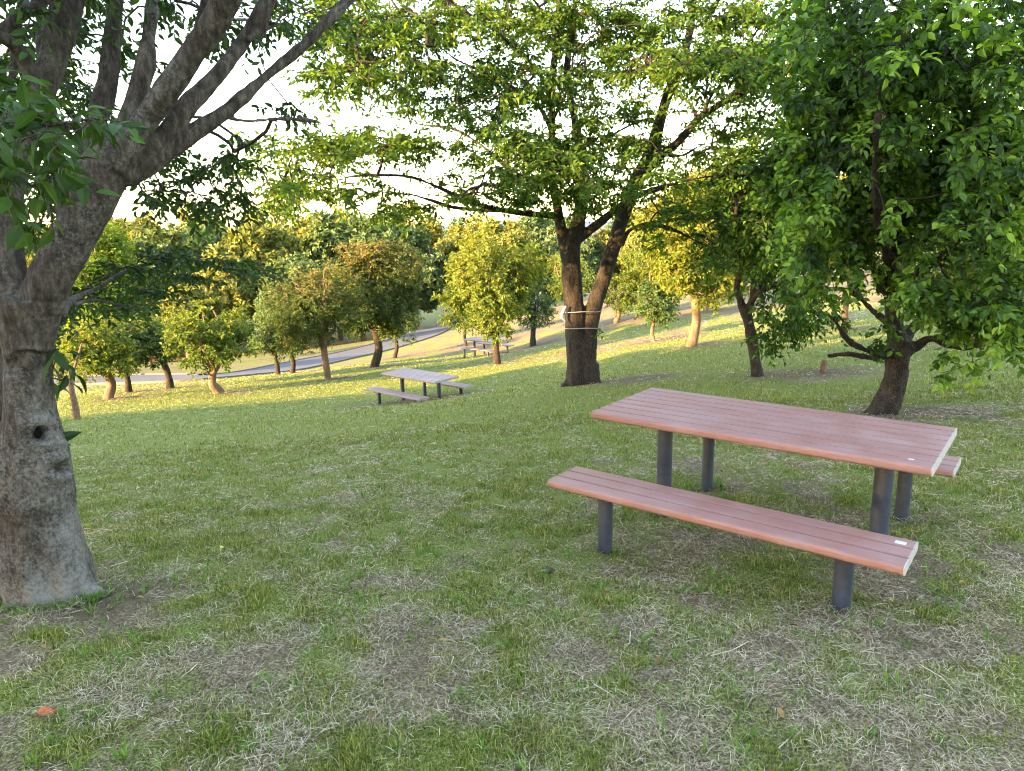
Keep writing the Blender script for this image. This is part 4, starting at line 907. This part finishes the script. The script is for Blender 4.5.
# ------------------------------------------------------------------ road
def road():
    m, nt, b = new_mat('asphalt'); n = noise(nt, 30, 6, .7); n2 = noise(nt, 1.2, 4, .6)
    c = ramp(nt, n, [(.3, (.035, .037, .05)), (.7, (.065, .07, .09))]); c = mixc(nt, N_mul(nt, n2, .5), c, (.085, .09, .11)); nt.links.new(c, b.inputs['Base Color']); b.inputs['Roughness'].default_value = .85
    pix = [(120, 381), (200, 379.8), (258, 375), (290, 369), (322, 362), (345, 357.5), (366, 353), (396, 344.5), (425, 334.5), (448, 326.5), (470, 318)]
    P = np.array([ground_at(*q) for q in pix]); P = np.r_[[P[0]+(P[0]-P[1])*6], P]; print('road', P.round(1).tolist()); pts, _ = smooth_path(P, np.ones(len(P)), .6)
    for _ in range(30): pts[1:-1] = .5*pts[1:-1]+.25*(pts[:-2]+pts[2:])
    T = np.gradient(pts[:, :2], axis=0); T = unit(T); S = np.c_[-T[:, 1], T[:, 0]]
    offs = np.linspace(-1.75, 1.75, 9); V = []
    zc = height(pts[:, 0], pts[:, 1]); zs = np.array([height(*(pts[:, :2]+S*o_).T) for o_ in offs]); z = zs.max(0)+.03
    for q, o_ in enumerate(offs): V.append(np.c_[pts[:, :2]+S*o_, .35*z+.65*zs[q]+.05])
    V = np.stack(V, 1); n_, k = V.shape[:2]; i = np.arange(n_-1)[:, None]*k; j = np.arange(k-1)[None]
    f = np.stack([i+j, i+j+1, i+k+j+1, i+k+j], -1).reshape(-1, 4)
    o = mesh_obj('road', V.reshape(-1, 3), f, m, smooth=True); o['kind'] = 'structure'
    for e, nm in ((0, 'kerb'), (k-1, 'kerb')):
        g = Geo(); sgn = -1 if e == 0 else 1; P0 = V[:, e]; S3 = np.c_[S*sgn, np.zeros(n_)]
        prof = [(0.01, -.05), (0.01, .045), (.12, .045), (.12, -.15)]
        W = np.stack([P0+S3*a+[0, 0, c_] for a, c_ in prof], 1); kk = 4; i = np.arange(n_-1)[:, None]*kk; j = np.arange(kk-1)[None]
        g.add(W.reshape(-1, 3), np.stack([i+j, i+j+1, i+kk+j+1, i+kk+j], -1).reshape(-1, 4)); o = g.build('kerb', M['concrete']); o['kind'] = 'structure'
M['concrete'] = plain('concrete', (.13, .12, .10), .9, .2, 40, .25, bump=.4)
road()

# ------------------------------------------------------------------ picnic tables and benches
def board_mat(name, base, top):
    m, nt, b = new_mat(name); L = nt.links; tc = N(nt, 'ShaderNodeTexCoord')
    mp = N(nt, 'ShaderNodeMapping'); mp.inputs['Scale'].default_value = (1.2, 26, 26); L.new(tc.outputs['Object'], mp.inputs['Vector'])
    n1 = noise(nt, 3, 6, .6, mp.outputs[0]); n2 = noise(nt, 4, 5, .6, tc.outputs['Object']); n3 = noise(nt, 300, 3, .6, tc.outputs['Object'])
    c = ramp(nt, n1, [(.3, tuple(x*.86 for x in base)), (.7, tuple(x*1.12 for x in base))])
    dust = ramp(nt, n2, [(.38, (0, 0, 0)), (.75, (1, 1, 1))]); c = mixc(nt, N_mul(nt, dust, .36), c, top)
    L.new(c, b.inputs['Base Color']); b.inputs['Roughness'].default_value = .5; b.inputs['Specular IOR Level'].default_value = .45
    rr = ramp(nt, n2, [(.3, (.42,)*3), (.7, (.62,)*3)]); L.new(rr, b.inputs['Roughness'])
    bp = N(nt, 'ShaderNodeBump'); bp.inputs['Strength'].default_value = .15; bp.inputs['Distance'].default_value = .002; L.new(n3, bp.inputs['Height']); L.new(bp.outputs[0], b.inputs['Normal'])
    return m
M['board'] = board_mat('board', (.265, .122, .103), (.37, .275, .28))
M['board_far'] = board_mat('board_far', (.20, .13, .125), (.24, .19, .20))
M['post'] = plain('post', (.030, .037, .060), .5, .5, 18, .35, bump=.2)
M['cap'] = plain('cap', (.36, .31, .29), .7, .4, 30, .12)
M['sticker'] = plain('sticker', (.5, .5, .52), .5)
M['foot'] = plain('foot', (.11, .105, .10), .9, .2, 35, .3, bump=.5)

def board_profile(y0, y1, th, rl, rr_, seg=6):
    """cross-section (y,z), top at z=0"""
    pr = []; s = .006
    def corner(cy, cz, rad, a0, a1, n):
        for q in range(n+1): a = a0+(a1-a0)*q/n; pr.append((cy+rad*math.cos(a), cz+rad*math.sin(a)))
    pi = math.pi
    R2 = rr_ if rr_ else s; L2 = rl if rl else s
    corner(y1-R2, -R2, R2, 0, pi/2, seg if rr_ else 2) if True else None
    corner(y0+L2, -L2, L2, pi/2, pi, seg if rl else 2)
    Lb = min(L2*.9, th-L2-.001); Rb = min(R2*.9, th-R2-.001)
    corner(y0+Lb, -th+Lb, Lb, pi, 1.5*pi, seg if rl else 2)
    corner(y1-Rb, -th+Rb, Rb, 1.5*pi, 2*pi, seg if rr_ else 2)
    return pr
def extrude(g, pr, x0, x1, z):
    n = len(pr); v = np.array([(x0, a, b+z) for a, b in pr]+[(x1, a, b+z) for a, b in pr]+[(x0, np.mean([q[0] for q in pr]), np.mean([q[1] for q in pr])+z), (x1, np.mean([q[0] for q in pr]), np.mean([q[1] for q in pr])+z)])
    f = []
    for i in range(n):
        j = (i+1) % n; f += [(i, j, n+j), (i, n+j, n+i), (2*n, j, i), (2*n+1, n+i, n+j)]
    g.add(v, [tuple(reversed(t)) for t in f])
def post_geo(x, y, ztop, zbot, r_):
    g = Geo(); P = np.array([[x, y, zbot], [x, y, zbot+.02], [x, y, ztop-.012], [x, y, ztop-.01], [x, y, ztop]]); tube(g, P, [r_, r_, r_, r_, r_], 28); return g
def slab(name, parent, L, W, nb, th, z, mat, cap_mat, edge=.016):
    g = Geo(); bw = W/nb; gap = .010; e = .024
    for i in range(nb):
        extrude(g, board_profile(-W/2+i*bw+gap/2, -W/2+(i+1)*bw-gap/2, th, edge if i == 0 else 0, edge if i == nb-1 else 0), -L/2+.006, L/2-.006, z)
    o = g.build(name, mat, parent)
    for sx in (-1, 1):
        g = Geo()
        for i in range(nb):
            pr = board_profile(-W/2+i*bw+gap/2-.0005, -W/2+(i+1)*bw-gap/2+.0005, th+.001, edge if i == 0 else 0, edge if i == nb-1 else 0)
            a, b = (L/2-.0065, L/2) if sx > 0 else (-L/2, -L/2+.0065)
            extrude(g, pr, a, b, z+.0006)
        g.build('end_cap', cap_mat if sx > 0 else mat, parent)
    return o
def furniture(kind, loc, yaw, L, W, nb, ztop, posts, pr_, label, cat, group, mat, th=.042, stick=None, foot=False, dep=None):
    """loc: ground point; ztop: world height of the upper surface"""
    root = empty(kind, loc, label, cat, group, yaw); z = ztop-loc[2]
    slab('tabletop' if 'table' in kind else 'seat', root, L, W, nb, th, z, mat, M['cap'])
    for px_ in posts:
        w = np.array(loc[:2])+px_*np.array([math.cos(yaw), math.sin(yaw)]); gz = height(w[0], w[1])[0]-loc[2]
        post_geo(px_, 0, z-th-.010, gz-.12, pr_).build('leg', M['post'], root, smooth=False)
        g = Geo(); hw = W*.40
        extrude(g, [(-hw, -.010), (-hw, 0), (hw, 0), (hw, -.010)], px_-.045, px_+.045, z-th-.0005); g.build('bracket', M['post'], root)
        if foot and px_ > 0:
            g = Geo(); tube(g, [[px_, 0, gz-.08], [px_, 0, gz+.012]], [.17, .165], 32); g.build('footing', M['foot'], root)
    for sx, sy, wx, wy in (stick or []):
        g = Geo(); extrude(g, [(sy-wy, 0), (sy+wy, 0), (sy+wy, .0012), (sy-wy, .0012)], sx-wx, sx+wx, z+.0003); g.build('sticker', M['sticker'], root)
    return root
def picnic_set(cx, cy, zt, yaw, who, mat, group_b, stick=False):
    c, s = math.cos(yaw), math.sin(yaw)
    gz = lambda x, y: float(height(x, y)[0])
    furniture('picnic_table', (cx, cy, gz(cx, cy)), yaw, 1.8, .808, 8, zt, (-.604, .64), .047, who[0], 'picnic table', 'picnic tables', mat, th=.045, stick=[(.80, -.32, .012, .008)] if stick else None, foot=stick)
    for sg, i in ((-1, 1), (1, 2)):
        x = cx-sg*(-1)*0-s*sg*.71; y = cy+c*sg*.71
        furniture('bench', (x, y, gz(x, y)), yaw, 1.79, .32, 3, zt-.295, (-.61, .635), .041, who[i], 'bench', group_b, mat, stick=[(.835, .09, .022, .016)] if (stick and sg < 0) else None)
picnic_set(1.426, 3.891, -1.098, -.671, ('red-brown slatted picnic table on dark posts, nearest of the three tables',
    'red-brown slatted bench on the near side of the nearest picnic table', 'red-brown bench mostly hidden on the far side of the nearest picnic table'), M['board'], 'benches beside the picnic tables', True)
picnic_set(-2.143, 16.064, -3.282, -.707, ('pale-topped picnic table in the middle distance, second of the three tables',
    'bench on the near left side of the middle-distance picnic table', 'bench on the right side of the middle-distance picnic table'), M['board_far'], 'benches beside the picnic tables')
# third set far away
p3 = ground_at(486, 355.5)
picnic_set(p3[0], p3[1], float(p3[2])+.70, -.60, ('farthest picnic table, partly hidden by the round yellow-green tree',
    'near bench of the farthest picnic table', 'far bench of the farthest picnic table, beside the dark trunk'), M['board_far'], 'benches beside the picnic tables')

# ------------------------------------------------------------------ small things
def fallen_leaf(px, py, L, W, rz, mat, label, name='fallen_leaf'):
    p = ground_at(px, py); th = rz; g = Geo(); n = 9
    t = np.linspace(0, 1, n); w = W/2*np.sin(np.pi*np.clip(t, .02, .98))**.7; V = []
    for i in range(n):
        for s_ in (-1, -.5, 0, .5, 1): V.append(((t[i]-.5)*L, s_*w[i], .010+abs(s_)*.010+.012*math.sin(t[i]*5)))
    i = np.arange(n-1)[:, None]*5; j = np.arange(4)[None]; f = np.stack([i+j, i+j+1, i+5+j+1, i+5+j], -1).reshape(-1, 4); g.add(V, f)
    tube(g, [[-L/2, 0, .012], [-L/2-.02, .004, .006]], [.0012, .001], 5)
    o = g.build(name, mat, smooth=True); o.location = tuple(p+[0, 0, .012]); o.rotation_euler = (.15, -.1, rz); tag(o, label, 'leaf'); return o
M['dryleaf'] = plain('dryleaf', (.32, .10, .04), .7, .3, 60, .4)
M['yleaf'] = plain('yleaf', (.50, .42, .10), .7, .3, 60, .3)
fallen_leaf(48, 719, .060, .042, .5, M['dryleaf'], 'curled orange-brown fallen leaf on the grass in the bottom left corner')
fallen_leaf(224, 552, .05, .03, 1.2, M['yleaf'], 'small yellowish fallen leaf on the lawn right of the grey trunk')
def stone():
    p = ground_at(547, 572); r = np.random.default_rng(2); d = rand_dirs(1, r); u, v = np.meshgrid(np.linspace(0, 2*np.pi, 25)[:-1], np.linspace(.02, np.pi-.02, 12)); 
    P = np.c_[(np.sin(v)*np.cos(u)).ravel(), (np.sin(v)*np.sin(u)).ravel(), np.cos(v).ravel()]; P = P*(.8+.5*fbm(P*1.6, 3, 3))[:, None]*[.038, .026, .016]
    i = np.arange(11)[:, None]*24; j = np.arange(24)[None]; f = np.stack([i+j, i+(j+1) % 24, i+24+(j+1) % 24, i+24+j], -1).reshape(-1, 4); g = Geo(); g.add(P, f)
    o = g.build('stone', M['stone'], smooth=True); o.location = tuple(p+[0, 0, .012]); tag(o, 'small flat brown stone in the grass left of the near bench', 'stone')
M['stone'] = plain('stone', (.07, .05, .035), .9, .2, 30, .3, bump=.4)
stone()
# short wooden stump post behind the table
p = ground_at(823, 372); g = Geo(); tube(g, [[0, 0, -.1], [0, 0, .05], [.01, 0, .17], [.012, 0, .2]], [.07, .055, .05, .045], 12, wob=9)
o = g.build('stump_post', M['bark_orchard'], smooth=True); o.location = tuple(p); tag(o, 'short brown wooden post low on the lawn between the two right-hand dark trunks', 'post')

# ------------------------------------------------------------------ far ridge
def ridge():
    m = plain('ridge', (.10, .15, .20), 1., 0, .004, .2); g = Geo(); n = 160  # distance haze is put into the slate-blue base colour
    a = np.linspace(-.95, .95, n); D = 3200; X = D*np.sin(a); Y = D*np.cos(a)
    h = 8+34*fbm(np.c_[a*5, 0*a], 3, 4)+14*np.exp(-((a+.47)/.07)**2)-18
    V = []
    for k, (d, hh) in enumerate(((0, 0), (150, .75), (400, 1), (800, .5), (1300, 0))): V.append(np.c_[X*(D+d)/D, Y*(D+d)/D, -16+(h+16)*hh])
    V = np.stack(V, 1); i = np.arange(n-1)[:, None]*5; j = np.arange(4)[None]
    g.add(V.reshape(-1, 3), np.stack([i+j, i+5+j, i+5+j+1, i+j+1], -1).reshape(-1, 4)); o = g.build('mountains', m, smooth=True); o['kind'] = 'structure'
ridge()

# ------------------------------------------------------------------ light
SUN_AZ = np.array([-.82, -.57]); EL = 13.0
az = unit(SUN_AZ[None])[0]; sd = np.array([az[0]*math.cos(R(EL)), az[1]*math.cos(R(EL)), math.sin(R(EL))])
ld = bpy.data.lights.new('sun', 'SUN'); ld.energy = 3.6; ld.angle = R(.6); ld.color = (1, .72, .38)
lo = bpy.data.objects.new('sun', ld); COL.objects.link(lo); lo.rotation_euler = Vector(sd).to_track_quat('Z', 'Y').to_euler()
w = bpy.data.worlds.new('World'); scene.world = w; w.use_nodes = True; nt = w.node_tree
bg = nt.nodes['Background']; sk = nt.nodes.new('ShaderNodeTexSky'); sk.sky_type = 'NISHITA'; sk.sun_disc = False
sk.sun_elevation = R(EL); sk.sun_rotation = math.atan2(az[0], az[1]); sk.air_density = 1.0; sk.dust_density = .3; sk.ozone_density = 1.0
nt.links.new(sk.outputs[0], bg.inputs['Color']); bg.inputs['Strength'].default_value = .15
scene.view_settings.view_transform = 'Standard'; scene.view_settings.look = 'None'; scene.view_settings.exposure = 3.5; scene.view_settings.gamma = 1; scene.view_settings.use_white_balance = True; scene.view_settings.white_balance_temperature = 8300; scene.view_settings.white_balance_tint = 17; scene.view_settings.use_curve_mapping = False
scene.render.engine = 'CYCLES'; cy = scene.cycles; cy.max_bounces = 6; cy.diffuse_bounces = 4; cy.glossy_bounces = 2; cy.transmission_bounces = 4; cy.transparent_max_bounces = 4
cy.use_denoising = True; cy.filter_width = 1.1; cy.caustics_reflective = False; cy.caustics_refractive = False; cy.sample_clamp_indirect = 6
try: cy.denoiser = 'OPENIMAGEDENOISE'
except Exception: pass
